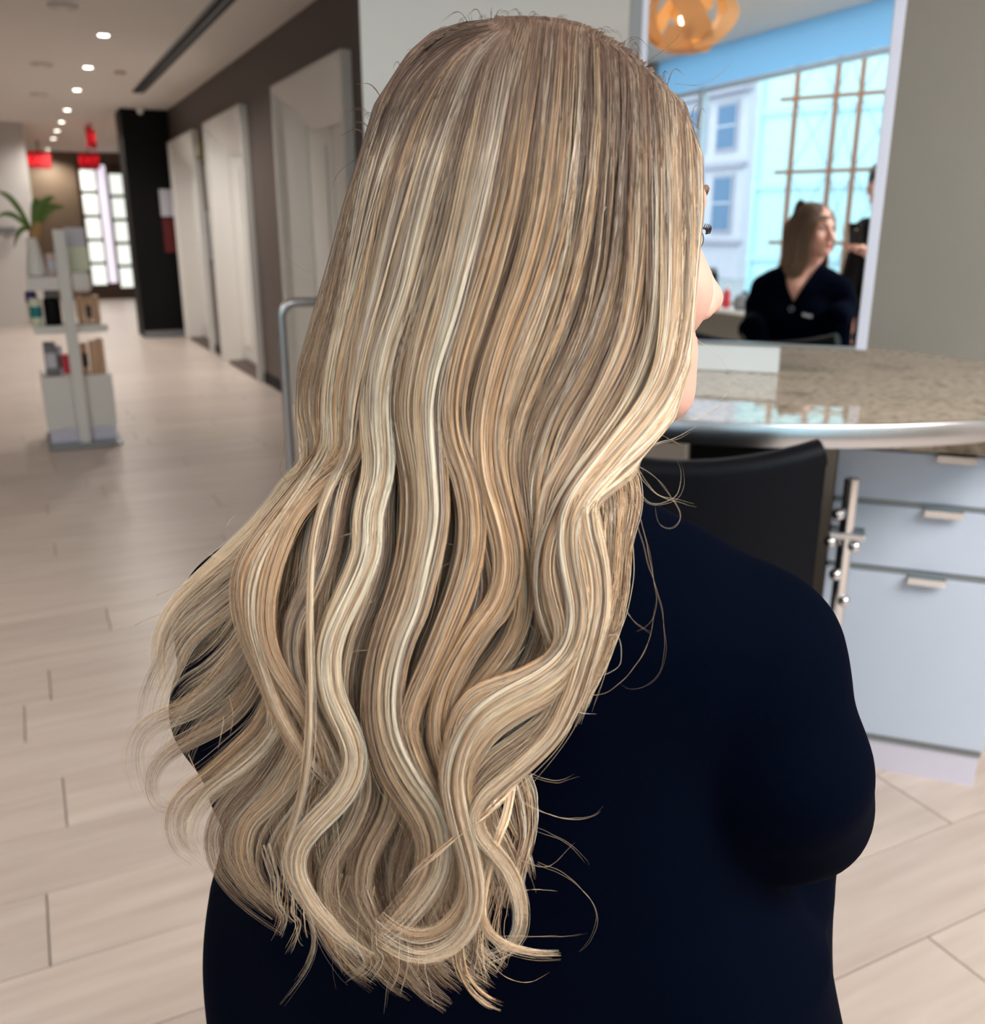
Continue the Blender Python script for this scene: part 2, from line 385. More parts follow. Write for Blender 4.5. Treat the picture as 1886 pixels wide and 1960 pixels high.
# far glazed door with backlit panes
d4 = S(bx('door_4', (1.20, 19.50, 0.0), (2.08, 19.60, 2.42), M_brown, rz=ROTU))
for ci, (a, b_) in enumerate([(1.27, 1.52), (1.76, 2.02)]):
    for r in range(5):
        z0 = 0.27 + r * 0.42 - ci * 0.06
        bx('pane', (a, 19.47, z0), (b_, 19.50, z0 + 0.36), M_pane, d4, 0.01)
bx('pull_bar', (1.56, 19.42, 0.30), (1.70, 19.49, 2.40), M_lightbar, d4, 0.02)

# ------------------------------------------------------------------ fittings of the corridor
blk = tag(empty('black_partition', UV(1.575, 12.6, 0), ROTU), 'tall black partition box closing the corridor behind the lift doors', 'partition')
bx('panel', (-0.265, -0.3, 0.0), (0.262, 0.28, CH - 0.003), M_black, blk)
bx('plinth', (-0.26, -0.31, 0.0), (0.255, -0.3, 0.08), M_grey, blk)
nt_ = tag(empty('notice_sheet', UV(1.74, 12.285, 1.43), ROTU), 'pale sheet of paper fixed on the black partition', 'notice')
bx('sheet', (-0.09, -0.004, 0.0), (0.09, 0.004, 0.31), M_paper, nt_)
rb = tag(empty('red_notice', UV(1.745, 12.28, 1.01), ROTU), 'dark red board hanging below the pale paper on black partition', 'board')
bx('board', (-0.09, -0.012, 0.0), (0.09, 0.012, 0.40), M_red, rb, 0.004)
sn = tag(empty('ceiling_sensor', UV(1.50, 12.05, CH)), 'small pale ceiling sensor in front of the black partition', 'sensor')
MB().lathe([(0.045, -0.003), (0.045, -0.02), (0.03, -0.07), (0.012, -0.085)][::-1], 16).build('dome', M_white, sn, True)
cp = tag(empty('call_panel', UV(1.83, 10.27, 0.98), ROTU), 'narrow steel lift call panel between the two farther white doors', 'panel')
bx('plate', (-0.012, -0.11, 0), (0.006, 0.11, 0.48), M_steel, cp, 0.003)
MB().cyl((-0.02, 0, 0.30), (-0.01, 0, 0.30), 0.025).build('button', M_chrome, cp)
MB().cyl((-0.02, 0, 0.18), (-0.01, 0, 0.18), 0.025).build('button', M_chrome, cp)
bl = tag(empty('lift_indicator', UV(1.82, 10.25, 1.95), ROTU), 'small brass lift indicator light above the steel call panel', 'indicator')
bx('case', (-0.03, -0.05, 0), (0.015, 0.05, 0.2), M_brass, bl, 0.008)
bx('lens', (-0.036, -0.03, 0.05), (-0.028, 0.03, 0.15), M_cream, bl, 0.004)

def downlight(uu, vv, i):
    o = empty('downlight', UV(vv, uu, CH), ROTU)
    pos = ['nearest', 'second', 'third', 'fourth', 'fifth', 'sixth', 'seventh', 'farthest'][i]
    tag(o, f'round recessed ceiling downlight, {pos} from the camera in the corridor row', 'downlight', 'corridor downlight row')
    MB().lathe([(0.034, -0.002), (0.046, -0.006), (0.046, -0.001), (0.034, -0.0005)], 24).build('trim_ring', M_white, o, True)
    MB().lathe([(0.034, -0.0045), (0.034, -0.0015)], 24).build('lens', M_lamp, o)
    l = bpy.data.lights.new('downlight_beam', 'SPOT'); l.energy = 82; l.color = (1, 0.95, 0.88); l.spot_size = R(150); l.spot_blend = 0.7; l.shadow_soft_size = 0.06
    lo = bpy.data.objects.new('downlight_beam', l); COL.objects.link(lo); lo.location = (0, 0, -0.03); lo.parent = o
for i, uu in enumerate([7.84, 9.40, 10.93, 12.77, 14.21, 15.51, 16.86, 19.2]): downlight(uu, 0.78, i)

vt = tag(empty('slot_diffuser', UV(1.34, 7.6, CH), ROTU), 'long dark linear slot diffuser running along the corridor ceiling', 'air vent')
bx('frame', (-0.06, -3.2, -0.012), (0.06, 3.2, -0.001), M_gap, vt)
for x in (-0.03, 0.03):
    bx('slot', (x - 0.018, -3.18, -0.016), (x + 0.018, 3.18, -0.0125), M_black, vt)
bx('blade', (-0.006, -3.19, -0.022), (0.006, 3.19, -0.012), M_gap, vt)
for i, (uu, vv, lab) in enumerate([(6.95, 0.47, 'flat round ceiling speaker at top edge left of the downlights'), (9.38, 0.42, 'flat round ceiling speaker left of the two nearest downlights'),
                                   (11.44, 0.45, 'faint round ceiling speaker beside the third downlight'), (9.53, 1.05, 'small round smoke detector between downlights and slot diffuser')]):
    o = tag(empty('ceiling_disc', UV(vv, uu, CH)), lab, 'ceiling fitting')
    r_ = 0.09 if i < 3 else 0.05
    MB().lathe([(r_ * 0.8, -0.018), (r_, -0.012), (r_, -0.001)], 24).build('cover', M_disc if i < 3 else M_stem, o, True)
    MB().lathe([(r_ * 0.3, -0.024), (r_ * 0.45, -0.017)], 16).build('grille_centre', M_ceil, o, True)

def exit_sign(loc, rz, lab, hang):
    o = tag(empty('exit_sign', loc, rz), lab, 'exit sign')
    bx('housing', (-0.17, -0.03, -0.13), (0.17, 0.03, 0.13), M_exitbody, o, 0.012)
    text('lettering', 'EXIT', 0.17, M_exitglow, o, (0, -0.032, 0), (R(90), 0, 0))
    bx('face_glow', (-0.16, -0.0315, -0.12), (0.16, -0.0302, 0.12), M_exitbody, o)
    MB().cyl((0, 0, 0.125), (0, 0, hang), 0.012).build('stem', M_black, o)
exit_sign(UV(0.56, 17.3, 2.33), ROTU, 'red lit exit sign hanging left below the row of downlights', 0.285)
exit_sign(UV(1.40, 18.8, 2.42), ROTU, 'red lit exit sign above the glazed door beside black partition', 0.195)
exit_sign(UV(1.12, 14.3, 2.44), ROTU + R(74), 'edge-on red lit exit sign at ceiling left of black partition', 0.175)

rl = tag(empty('wall_rail', UV(-0.12, 14.58, 1.20), ROTU), 'short dark rail on the light wall left of the plant', 'rail')
bx('bar', (-0.35, -0.06, 0.02), (0.20, -0.03, 0.11), M_grey, rl, 0.01)
bx('bracket', (-0.30, -0.03, 0.04), (-0.26, 0.015, 0.09), M_black, rl); bx('bracket', (0.1, -0.03, 0.04), (0.14, 0.015, 0.09), M_black, rl)

# tubular rail beside the lift door
tr = tag(empty('tubular_rail', UV(1.0, 4.07, 0), ROTU), 'bent brushed steel tube rail standing in front of nearest white door', 'rail')
pts = [(0, 0, 0.0), (0, 0, 0.3), (0, 0, 0.6), (0, 0, 0.93)] + [(0.06 - 0.06 * cos(a), 0, 0.93 + 0.06 * sin(a)) for a in np.linspace(0.2, pi / 2, 6)] + [(0.3, 0, 0.99), (0.5, 0, 0.99)] \
    + [(0.5 + 0.06 * sin(a), 0, 0.93 + 0.06 * cos(a)) for a in np.linspace(0.2, pi / 2, 6)] + [(0.56, 0, 0.6), (0.56, 0, 0.3), (0.56, 0, 0.0)]
MB().tube(pts, 0.019, 12).build('tube', M_steel, tr, True)
for x in (0, 0.56): MB().lathe([(0.045, 0.0), (0.045, 0.008), (0.02, 0.014)], 20, (x, 0, 0)).build('foot', M_steel, tr, True)

# ------------------------------------------------------------------ product display stand with plant
st = tag(empty('display_stand', UV(0.25, 6.25, 0), ROTU), 'white retail display stand with shelves and a grey foot plate', 'display stand')
bx('post', (-0.033, -0.06, 0.02), (0.033, -0.02, 1.29), M_white, st, 0.005)
bx('foot_plate', (-0.21, -0.13, 0.0), (0.21, 0.42, 0.022), M_gap, st, 0.01)
bx('plinth', (-0.20, 0.0, 0.10), (0.20, 0.40, 0.43), M_white, st, 0.006)
bx('plinth_strip', (-0.19, 0.0, 0.022), (0.19, 0.38, 0.10), M_plinth, st)
bx('shelf', (-0.20, -0.02, 0.69), (0.21, 0.40, 0.735), M_white, st, 0.006)
sh = MB().box((-0.20, -0.02, 0.945), (0.04, 0.40, 1.02)); sh.build('shelf', M_white, st)
bx('shelf_tray', (0.035, -0.05, 0.93), (0.145, 0.36, 1.05), M_white, st, 0.03, seg=4)
def product(name, lab, cat, vv, uu, z, parts, group=None):
    o = tag(empty(name, UV(vv, uu, z), ROTU), lab, cat, group)
    for nm, kind, a, m in parts:
        if kind == 'box': bx(nm, a[0], a[1], m, o, 0.003)
        else: MB().lathe(a, 20).build(nm, m, o, True)
    return o
def carton(w_, d_, h_, m, cap): return [('body', 'box', ((-w_, -d_, 0), (w_, d_, h_)), m), ('label', 'box', ((-w_ * 0.8, -d_ - 0.002, h_ * 0.25), (w_ * 0.8, -d_ + 0.001, h_ * 0.7)), cap)]
product('product_box', 'two-tone pale yellow and grey box topmost on the display stand', 'box', 0.345, 6.35, 1.051,
        [('body', 'box', ((-0.062, -0.04, 0.0), (0.058, 0.04, 0.14)), M_cream), ('lid', 'box', ((-0.058, -0.042, 0.14), (0.052, 0.038, 0.25)), M_paper)])
for i, dv in enumerate((0.32, 0.365, 0.41)):
    product('tan_carton', ['tan carton on middle shelf of stand, nearest the white post', 'tan carton on middle shelf of stand, centre one of three', 'tan carton on middle shelf of stand, at the outer right end'][i], 'carton',
            dv, 6.30 + 0.01 * i, 0.7351, carton(0.019, 0.03, 0.17 - 0.01 * (i == 1), M_tan, M_brown if i == 1 else M_tan), 'tan cartons on the middle shelf')
for i, dv in enumerate((0.31, 0.36, 0.405)):
    product('tan_carton', ['tan carton standing on white plinth, nearest the post', 'tan carton standing on white plinth, middle one of three', 'tan carton standing on white plinth at its right corner'][i], 'carton',
            dv, 6.30 + 0.01 * i, 0.431, carton(0.02, 0.03, 0.19 + 0.01 * i, M_tan, M_brown if i == 0 else M_tan), 'tan cartons on the white plinth')
product('black_bottle', 'large black bottle with grey cap on the middle shelf', 'bottle', 0.165, 6.33, 0.7351,
        [('body', 'lathe', [(0.045, 0), (0.048, 0.01), (0.048, 0.15), (0.03, 0.165)], M_black), ('cap', 'lathe', [(0.036, 0.165), (0.036, 0.20), (0.03, 0.208)], M_grey)])
product('teal_jar', 'teal jar with pale lid left of the black bottle', 'jar', 0.075, 6.31, 0.7351,
        [('base', 'lathe', [(0.03, 0), (0.032, 0.005), (0.032, 0.05)], M_cream), ('body', 'lathe', [(0.033, 0.05), (0.034, 0.055), (0.034, 0.115)], M_teal), ('lid', 'lathe', [(0.033, 0.115), (0.033, 0.155), (0.03, 0.16)], M_cream)])
product('purple_jar', 'small purple jar at left end of the middle shelf', 'jar', 0.06, 6.42, 0.7351,
        [('base', 'lathe', [(0.03, 0), (0.03, 0.13)], M_cream), ('lid', 'lathe', [(0.031, 0.13), (0.033, 0.135), (0.033, 0.19), (0.02, 0.2)], M_purple)])
product('grey_box', 'grey box standing on white plinth at its left corner', 'box', 0.12, 6.33, 0.431, carton(0.035, 0.05, 0.2, M_grey, M_paper))
product('grey_box', 'shorter grey box on white plinth beside the red box', 'box', 0.172, 6.36, 0.431, carton(0.016, 0.04, 0.17, M_paper, M_grey))
product('red_box', 'small red box on white plinth beside the post', 'box', 0.20, 6.275, 0.431,
        [('body', 'box', ((-0.02, -0.02, 0.012), (0.02, 0.02, 0.13)), M_redbox), ('foot', 'box', ((-0.018, -0.018, 0), (0.018, 0.018, 0.012)), M_white)])
product('pink_box', 'pale pink box behind the post on the top shelf', 'box', 0.20, 6.36, 1.021, carton(0.03, 0.03, 0.13, mat('pale_pink', srgb(205, 180, 180), 0.5), M_paper))
pv = tag(empty('potted_plant', UV(0.11, 6.38, 1.021), ROTU), 'white vase with strap leaves standing on the display stand', 'plant')
MB().lathe([(0.05, 0), (0.06, 0.01), (0.045, 0.1), (0.032, 0.18), (0.036, 0.22), (0.03, 0.22), (0.026, 0.18)], 24).build('vase', M_white, pv, True)
MB().tube([(0, 0, 0.15), (0.02, 0, 0.25), (0.05, 0.01, 0.31)], [0.02, 0.035, 0.02], 10).build('stem', M_stem, pv, True)
for i, (dx, dy, dz, wd) in enumerate([(-0.17, 0.0, 0.24, 0.022), (-0.2, -0.02, 0.085, 0.02), (-0.12, -0.05, -0.08, 0.02), (0.15, 0.0, 0.21, 0.03), (0.2, 0.02, 0.15, 0.034), (0.06, 0.05, 0.20, 0.024), (0.11, -0.03, 0.17, 0.026)]):
    def leaf(a, c, dx=dx, dy=dy, dz=dz, wd=wd):
        wv = wd * sin(pi * min(1, a * 0.93 + 0.07)) ** 0.7 * (c - 0.5) * 2
        return (0.01 + dx * a + wv * dz / (abs(dx) + abs(dz)), dy * a + abs(c - 0.5) * 0.01, 0.24 + dz * a + 0.07 * sin(pi * a) - wv * dx / (abs(dx) + abs(dz)))
    MB().solidgrid(leaf, 10, 4, 0.002).build('leaf', M_leaf, pv, True)

# ------------------------------------------------------------------ round counter, mirror, cabinet, chair
tb = tag(empty('round_counter', NW(-0.30, 2.40, 0), ROTN), 'oval granite counter with a steel rim below the mirror', 'counter')
def ell(a, b_, n_=96): return [(a * cos(2 * pi * k / n_), b_ * sin(2 * pi * k / n_)) for k in range(n_)]
MB().prism(ell(0.788, 0.688), 0.925, 0.9602).build('counter_slab', M_granite, tb)
rim = MB(); prof = [(0.0, 0.918), (0.012, 0.918), (0.014, 0.921), (0.014, 0.957), (0.012, 0.960), (0.0, 0.960)]
rg = []
for k in range(128):
    t_ = 2 * pi * k / 128
    rg.append([rim.b.verts.new(((0.788 + q[0]) * cos(t_), (0.688 + q[0]) * sin(t_), q[1])) for q in prof])
for k in range(128):
    for j in range(6): rim.b.faces.new([rg[k][j], rg[k][(j + 1) % 6], rg[(k + 1) % 128][(j + 1) % 6], rg[(k + 1) % 128][j]])
rim.build('steel_rim', M_steel, tb, True)
bx('pedestal', (0.012, -0.38, 0.0), (0.265, 0.5, 0.925), M_black, tb, 0.004)
bx('side_panel', (-0.34, -0.42, 0.0), (0.010, -0.36, 0.925), M_white, tb, 0.004)

mr = tag(empty('station_mirror', NW(-0.24, 2.36, 0.9602), ROTN), 'large rectangular mirror raised on steel feet above the oval counter', 'mirror')
ml_, mr_, mb_, mt_ = -0.298, 0.296, 0.066, 1.12
bx('backing', (ml_, 0.004, mb_), (mr_, 0.028, mt_), M_mirrorframe, mr)
bx('glass', (ml_ + 0.044, -0.0005, mb_ + 0.006), (mr_ - 0.024, 0.0035, mt_ - 0.02), M_mirror, mr)
bx('edge_strip', (mr_ - 0.024, -0.006, mb_), (mr_, 0.004, mt_), M_mirrorframe, mr, 0.002)
bx('edge_strip', (ml_ + 0.030, -0.006, mb_), (ml_ + 0.044, 0.004, mt_), M_mirrorframe, mr, 0.002)
bx('edge_strip', (ml_, -0.004, mb_), (ml_ + 0.030, 0.004, mt_), M_gap, mr, 0.002)
bx('edge_strip', (ml_ + 0.044, -0.006, mt_ - 0.02), (mr_ - 0.024, 0.004, mt_), M_mirrorframe, mr, 0.002)
bx('bottom_rail', (ml_ + 0.044, -0.008, mb_), (mr_ - 0.024, 0.004, mb_ + 0.006), M_gap, mr, 0.002)
bx('base_block', (ml_, -0.004, 0.001), (0.102, 0.05, mb_ + 0.001), M_baseblock, mr, 0.002)

cb = tag(empty('drawer_cabinet', NW(0.22, 2.24, 0), ROTN), 'white lacquered drawer cabinet with bright handles under the counter', 'cabinet')
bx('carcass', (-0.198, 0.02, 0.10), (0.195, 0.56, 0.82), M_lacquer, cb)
bx('plinth', (-0.190, 0.012, 0.0), (0.19, 0.55, 0.082), M_plinth, cb)
bx('channel', (-0.197, 0.008, 0.082), (0.194, 0.55, 0.10), M_gap, cb)
for z0, z1, hx in ((0.702, 0.815, (0.005, 0.085)), (0.540, 0.688, (-0.005, 0.075)), (0.102, 0.524, (-0.02, 0.06))):
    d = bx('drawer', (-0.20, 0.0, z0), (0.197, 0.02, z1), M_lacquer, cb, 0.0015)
    hb = MB(); hb.box((hx[0], -0.022, z1 + 0.001), (hx[1], 0.01, z1 + 0.004)); hb.box((hx[0], -0.024, z1 - 0.012), (hx[1], -0.021, z1 + 0.004))
    hb.build('handle', M_chrome, d)
for z in (0.690, 0.526):
    bx('channel', (-0.196, 0.004, z - 0.001), (0.193, 0.019, z + 0.011), M_gap, cb)
wt = tag(bx('worktop', (-0.21, -0.012, 0.822), (0.75, 0.62, 0.85), M_granite, None, 0.002, loc=NW(0.22, 2.24, 0), rz=ROTN), 'lower granite worktop slab lying on the drawer cabinet', 'worktop')

ch = tag(empty('salon_chair', NW(-0.262, 1.77, 0), ROTN), 'black leather salon chair pushed in under the oval counter', 'chair')
def back(a, c):
    x = -0.25 + 0.5 * a; cur = (2 * a - 1) ** 2
    return (x, -0.26 + 0.03 * c * -1 + 0.055 * cur, 0.46 + 0.455 * c + 0.042 * cur * c)
MB().solidgrid(back, 16, 10, 0.045).build('backrest', M_blackleather, ch, True)
pp = [(-0.25 + 0.5 * a, -0.29 + 0.055 * (2 * a - 1) ** 2, 0.915 + 0.042 * (2 * a - 1) ** 2) for a in np.linspace(0, 1, 17)]
MB().tube(pp, 0.024, 10).build('top_roll', M_blackleather, ch, True)
bx('seat', (-0.25, -0.24, 0.42), (0.25, 0.17, 0.53), M_blackleather, ch, 0.03, seg=3)
for sx in (-1, 1): bx('back_bracket', (0.2 * sx - 0.015, -0.262, 0.40), (0.2 * sx + 0.015, -0.20, 0.47), M_chrome, ch)
MB().cyl((0, 0, 0.03), (0, 0, 0.42), 0.035).build('column', M_chrome, ch, True)
MB().lathe([(0.20, 0.0), (0.20, 0.012), (0.06, 0.035), (0.04, 0.05)], 40).build('base', M_chrome, ch, True)
# chrome foot rail with ball joints between chair and cabinet
cs = tag(empty('chrome_stand', NW(0.052, 2.10, 0), ROTN), 'slim chrome stand with ball joints between chair and drawer cabinet', 'stand')
MB().cyl((0, 0, 0.01), (0, 0, 0.78), 0.016).build('pole', M_chrome, cs, True)
MB().lathe([(0.06, 0.0), (0.06, 0.008), (0.02, 0.02)], 28).build('foot', M_chrome, cs, True)
for z, dx in ((0.46, -0.02), (0.50, 0.012), (0.56, -0.012), (0.63, 0.02), (0.635, -0.03), (0.70, -0.02)):
    bm_ = MB(); bmesh.ops.create_uvsphere(bm_.b, u_segments=16, v_segments=10, radius=0.014, matrix=Matrix.Translation((dx, -0.012, z))); bm_.build('ball', M_chrome, cs, True)
bx('tray', (-0.035, -0.02, 0.645), (0.04, 0.04, 0.66), M_chrome, cs, 0.003)

# pendant of bent veneer strips (seen in the mirror)
pd = tag(empty('pendant_lamp', NW(-0.87, -0.42, 2.29)), 'orange bent-veneer pendant lamp reflected in the top of mirror', 'lamp')
for i in range(6):
    a0 = i * pi / 3
    def strip(a, c, a0=a0, i=i):
        th = -0.9 + 3.6 * a; rr = 0.20 + 0.05 * sin(3 * a + i)
        x, z = rr * cos(th), 0.15 * sin(th) * (1 if i % 2 else -1)
        y = (c - 0.5) * 0.13 + 0.05 * sin(2 * th)
        return (x * cos(a0) - y * sin(a0), x * sin(a0) + y * cos(a0), z)
    MB().solidgrid(strip, 24, 4, 0.003).build('veneer_strip', M_veneer, pd, True)
bm_ = MB(); bmesh.ops.create_uvsphere(bm_.b, u_segments=20, v_segments=12, radius=0.045); bm_.build('bulb', M_bulb, pd, True)
MB().cyl((0, 0, 0.03), (0, 0, SH - 2.29), 0.004, seg=8).build('cord', M_black, pd)
pl = bpy.data.lights.new('pendant_bulb', 'POINT'); pl.energy = 22; pl.color = (1, 0.78, 0.5); pl.shadow_soft_size = 0.045
plo = bpy.data.objects.new('pendant_bulb', pl); COL.objects.link(plo); plo.parent = pd

# things on the window sill, seen in the mirror
def sillthing(name, lab, cat, vv, parts): return product(name, lab, cat, vv, WU + 0.12, sill_z + 0.001, parts)
sillthing('black_jar', 'tall black canister on the window sill in the mirror', 'canister', -3.32, [('body', 'lathe', [(0.045, 0), (0.05, 0.01), (0.05, 0.26), (0.04, 0.28)], M_black), ('lid', 'lathe', [(0.04, 0.28), (0.04, 0.31), (0.02, 0.32)], M_grey)])
sillthing('grey_bag', 'rounded grey pouch on the window sill in the mirror', 'pouch', -2.86, [('body', 'lathe', [(0.07, 0), (0.09, 0.03), (0.08, 0.10), (0.04, 0.13)], M_grey), ('clasp', 'lathe', [(0.02, 0.13), (0.02, 0.15)], M_black)])
sillthing('red_bottle', 'small red bottle on the window sill in the mirror', 'bottle', -3.10, [('body', 'lathe', [(0.03, 0), (0.032, 0.12), (0.015, 0.15)], M_redbox), ('cap', 'lathe', [(0.016, 0.15), (0.016, 0.18)], M_white)])

# ------------------------------------------------------------------ outside, seen through the window by way of the mirror
S(bx('street_outside', (-30, -40, -0.2), (20, WU - 0.15, -0.12), M_street, rz=ROTU))
PC = np.array([-2.62, -5.99, 0.0]); LROT = -R(5.6) # lattice facade
lt = tag(empty('copper_grid', (PC[0], PC[1], -0.12), LROT), 'copper framed glazing grid with diamond lattice outside the window', 'grid')
for x in (-0.37, 0.055, 0.305, 0.72, 0.98): bx('upright', (x - 0.022, -0.03, 0), (x + 0.022, 0.03, 3.9), M_copper, lt)
for z in (1.26, 2.005, 2.75, 3.50): bx('crossbar', (-0.54, -0.025, z - 0.02), (1.4, 0.025, z + 0.02), M_copper, lt)
lb = MB()
for (a, b_) in ((-0.37, 0.055), (0.055, 0.305), (0.305, 0.72), (0.72, 0.98)):
    for z in (0.515, 1.26, 2.005, 2.75):
        for (s0, s1) in ((0, 1), (1, 0)):
            lb.tube([(a + (b_ - a) * s0, 0.0, z), ((a + b_) / 2, 0.0, z + 0.372), (a + (b_ - a) * s1, 0.0, z + 0.745)], 0.006, 6)
lb.build('lattice_bars', M_lattice, lt)['kind'] = 'stuff'
gb = tag(empty('sky_tint_backdrop', UV(-8.6, -7.4, -0.12), LROT), 'pale cyan backdrop building added for sky tint behind copper grid', 'building')  # added block whose cyan colour gives the window view its sky tint
M_cyan = mat('pale_sky_cyan', srgb(206, 244, 248), 0.25, noise=0.05, nscale=1.5)
bx('facade', (-1.13, -3.0, 0.0), (9.0, 0.0, 9.0), M_cyan, gb)
for i in range(8): bx('floor_band', (-1.15, -0.02, 0.9 + 1.1 * i), (9.0, 0.05, 1.0 + 1.1 * i), mat('cyan_band_%d' % i, srgb(196, 230, 244), 0.4) if i == 0 else MATS['cyan_band_0'], gb)
for i in range(10): bx('fin', (-1.13 + 1.1 * i, -0.02, 0.0), (-1.07 + 1.1 * i, 0.06, 9.0), MATS['cyan_band_0'], gb)
# stone house across the street
hs = tag(empty('stone_house', UV(-20.25, -14.0, -0.12), ROTU), 'pale stone town house with dark sash windows across the street', 'building')
hw = MB(); hw.box((-5.0, -6, 0), (0.9, 0.0, 8.0)); hw.build('wall', M_stone, hs)
bx('cornice', (-5.1, -0.1, 5.0), (1.0, 0.28, 5.25), M_stone2, hs, 0.05)
bx('string_course', (-5.0, -0.1, 3.05), (0.95, 0.15, 3.22), M_stone2, hs, 0.03)
bx('string_course', (-5.0, -0.1, 0.95), (0.95, 0.15, 1.10), M_stone2, hs, 0.03)
for x in (-3.4, -1.9, -0.40):
    for z, zh in ((1.36, 1.44), (3.60, 1.12)):
        f = bx('window', (x - 0.1, -0.05, z - 0.1), (x + 0.9, 0.06, z + zh + 0.1), M_stone2, hs, 0.02)
        bx('pane', (x, 0.0, z), (x + 0.8, 0.075, z + zh), M_darkglass, f)
        bx('sash_bar', (x - 0.02, 0.07, z + zh / 2), (x + 0.82, 0.09, z + zh / 2 + 0.05), M_stone, f)
# ------------------------------------------------------------------ people: one smooth distance-field surface per body or garment
def rotz(a): return np.array([[cos(a), -sin(a), 0], [sin(a), cos(a), 0], [0, 0, 1.]])
def cap(p0, p1, r0, r1=None, k=0.03): return ('cap', np.array(p0, float), np.array(p1, float), r0, r0 if r1 is None else r1, k, 'u')
def elp(c, r, k=0.03, rot=None, op='u'): return ('ell', np.array(c, float), np.array(r, float), np.eye(3) if rot is None else rot, None, k, op)
def xform(prims, Rm, t):
    out = []
    for p in prims:
        if p[0] == 'cap': out.append(('cap', Rm @ p[1] + t, Rm @ p[2] + t) + p[3:])
        elif p[0] == 'ell': out.append(('ell', Rm @ p[1] + t, p[2], Rm @ p[3]) + p[4:])
        else: out.append((p[0], p[1], Rm, t) + p[4:])
    return out
def stack(rings, k=0.02, ex=2.4): return ('stk', np.array(rings, float), np.eye(3), np.zeros(3), ex, k, 'u')
def wedge(top_w, z0, z1, y0, k=0.006): return ('wdg', np.array([top_w, z0, z1, y0]), np.eye(3), np.zeros(3), None, k, 's')
def sdf_mesh(name, prims, vox, m, parent, fn=None, post=None, lo=None, hi=None):
    los, his = [], []
    for p in prims:
        if p[6] == 's' or p[6] == 'sub': continue
        if p[0] == 'cap':
            r = max(p[3], p[4]); los.append(np.minimum(p[1], p[2]) - r); his.append(np.maximum(p[1], p[2]) + r)
        elif p[0] == 'ell': los.append(p[1] - max(p[2])); his.append(p[1] + max(p[2]))
        else:
            q = p[1]; m_ = max(q[:, 1].max(), q[:, 2].max()) + abs(q[:, 3]).max() + abs(q[:, 4]).max()
            los.append(p[3] + [-m_, -m_, q[:, 0].min()]); his.append(p[3] + [m_, m_, q[:, 0].max()])
    lo_ = np.min(los, 0) - 4 * vox; hi_ = np.max(his, 0) + 4 * vox
    N_ = np.ceil((hi_ - lo_) / vox).astype(int) + 1
    V = np.full(N_, 0.2, np.float32)
    ax = [lo_[i] + vox * np.arange(N_[i]) for i in range(3)]
    for p in prims:
        k = p[5]; mg = k + 4 * vox
        if p[0] == 'cap': r = max(p[3], p[4]); a = np.minimum(p[1], p[2]) - r - mg; b = np.maximum(p[1], p[2]) + r + mg
        elif p[0] == 'ell': a = p[1] - max(p[2]) - mg; b = p[1] + max(p[2]) + mg
        else: a, b = lo_, hi_
        i0 = np.clip(np.floor((a - lo_) / vox).astype(int), 0, N_); i1 = np.clip(np.ceil((b - lo_) / vox).astype(int) + 1, 0, N_)
        X, Y, Z = np.meshgrid(*[ax[i][i0[i]:i1[i]] for i in range(3)], indexing='ij', sparse=True)
        if p[0] == 'cap':
            d = p[2] - p[1]; L2 = d @ d + 1e-12
            x, y, z = X - p[1][0], Y - p[1][1], Z - p[1][2]
            t = np.clip((x * d[0] + y * d[1] + z * d[2]) / L2, 0, 1)
            D = np.sqrt((x - t * d[0]) ** 2 + (y - t * d[1]) ** 2 + (z - t * d[2]) ** 2) - (p[3] + (p[4] - p[3]) * t)
        elif p[0] == 'ell':
            x, y, z = X - p[1][0], Y - p[1][1], Z - p[1][2]; Rm = p[3]; q = [Rm[0, i] * x + Rm[1, i] * y + Rm[2, i] * z for i in range(3)]
            k0 = np.sqrt(sum((q[i] / p[2][i]) ** 2 for i in range(3))); k1 = np.sqrt(sum((q[i] / p[2][i] ** 2) ** 2 for i in range(3))) + 1e-9
            D = k0 * (k0 - 1) / k1
        elif p[0] == 'stk':
            Rm, T = p[2], p[3]; x0, y0 = X - T[0], Y - T[1]
            lx = Rm[0, 0] * x0 + Rm[1, 0] * y0; ly = Rm[0, 1] * x0 + Rm[1, 1] * y0; lz = Z - T[2]
            q = p[1]; zz = q[::-1, 0]; f = lambda c: np.interp(lz, zz, q[::-1, c])
            A_, B_ = f(1), f(2); e = p[4]
            rr = (np.abs((lx - f(3)) / A_) ** e + np.abs((ly - f(4)) / B_) ** e) ** (1 / e)
            D = (rr - 1) * np.minimum(A_, B_)
            D = np.maximum(D, np.maximum(lz - zz.max(), zz.min() - lz))
        else:
            Rm, T = p[2], p[3]; tw, z0, z1, yy = p[1]; x0, y0 = X - T[0], Y - T[1]
            lx = Rm[0, 0] * x0 + Rm[1, 0] * y0; ly = Rm[0, 1] * x0 + Rm[1, 1] * y0; lz = Z - T[2]
            hw = tw * np.clip((lz - z0) / (z1 - z0), -0.2, 1.6)
            D = np.maximum(np.abs(lx) - hw, yy - ly)
        D = D.astype(np.float32); sub = V[i0[0]:i1[0], i0[1]:i1[1], i0[2]:i1[2]]
        if p[6] == 'u':
            h = np.maximum(k - np.abs(sub - D), 0) / k; sub[...] = np.minimum(sub, D) - h * h * k * 0.25
        else:
            D = -D; h = np.maximum(k - np.abs(sub - D), 0) / k; sub[...] = np.maximum(sub, D) + h * h * k * 0.25
    if fn is not None:
        X, Y, Z = np.meshgrid(*ax, indexing='ij', sparse=True); V += fn(X, Y, Z).astype(np.float32)
    Sg = V < 0
    nx, ny, nz = N_
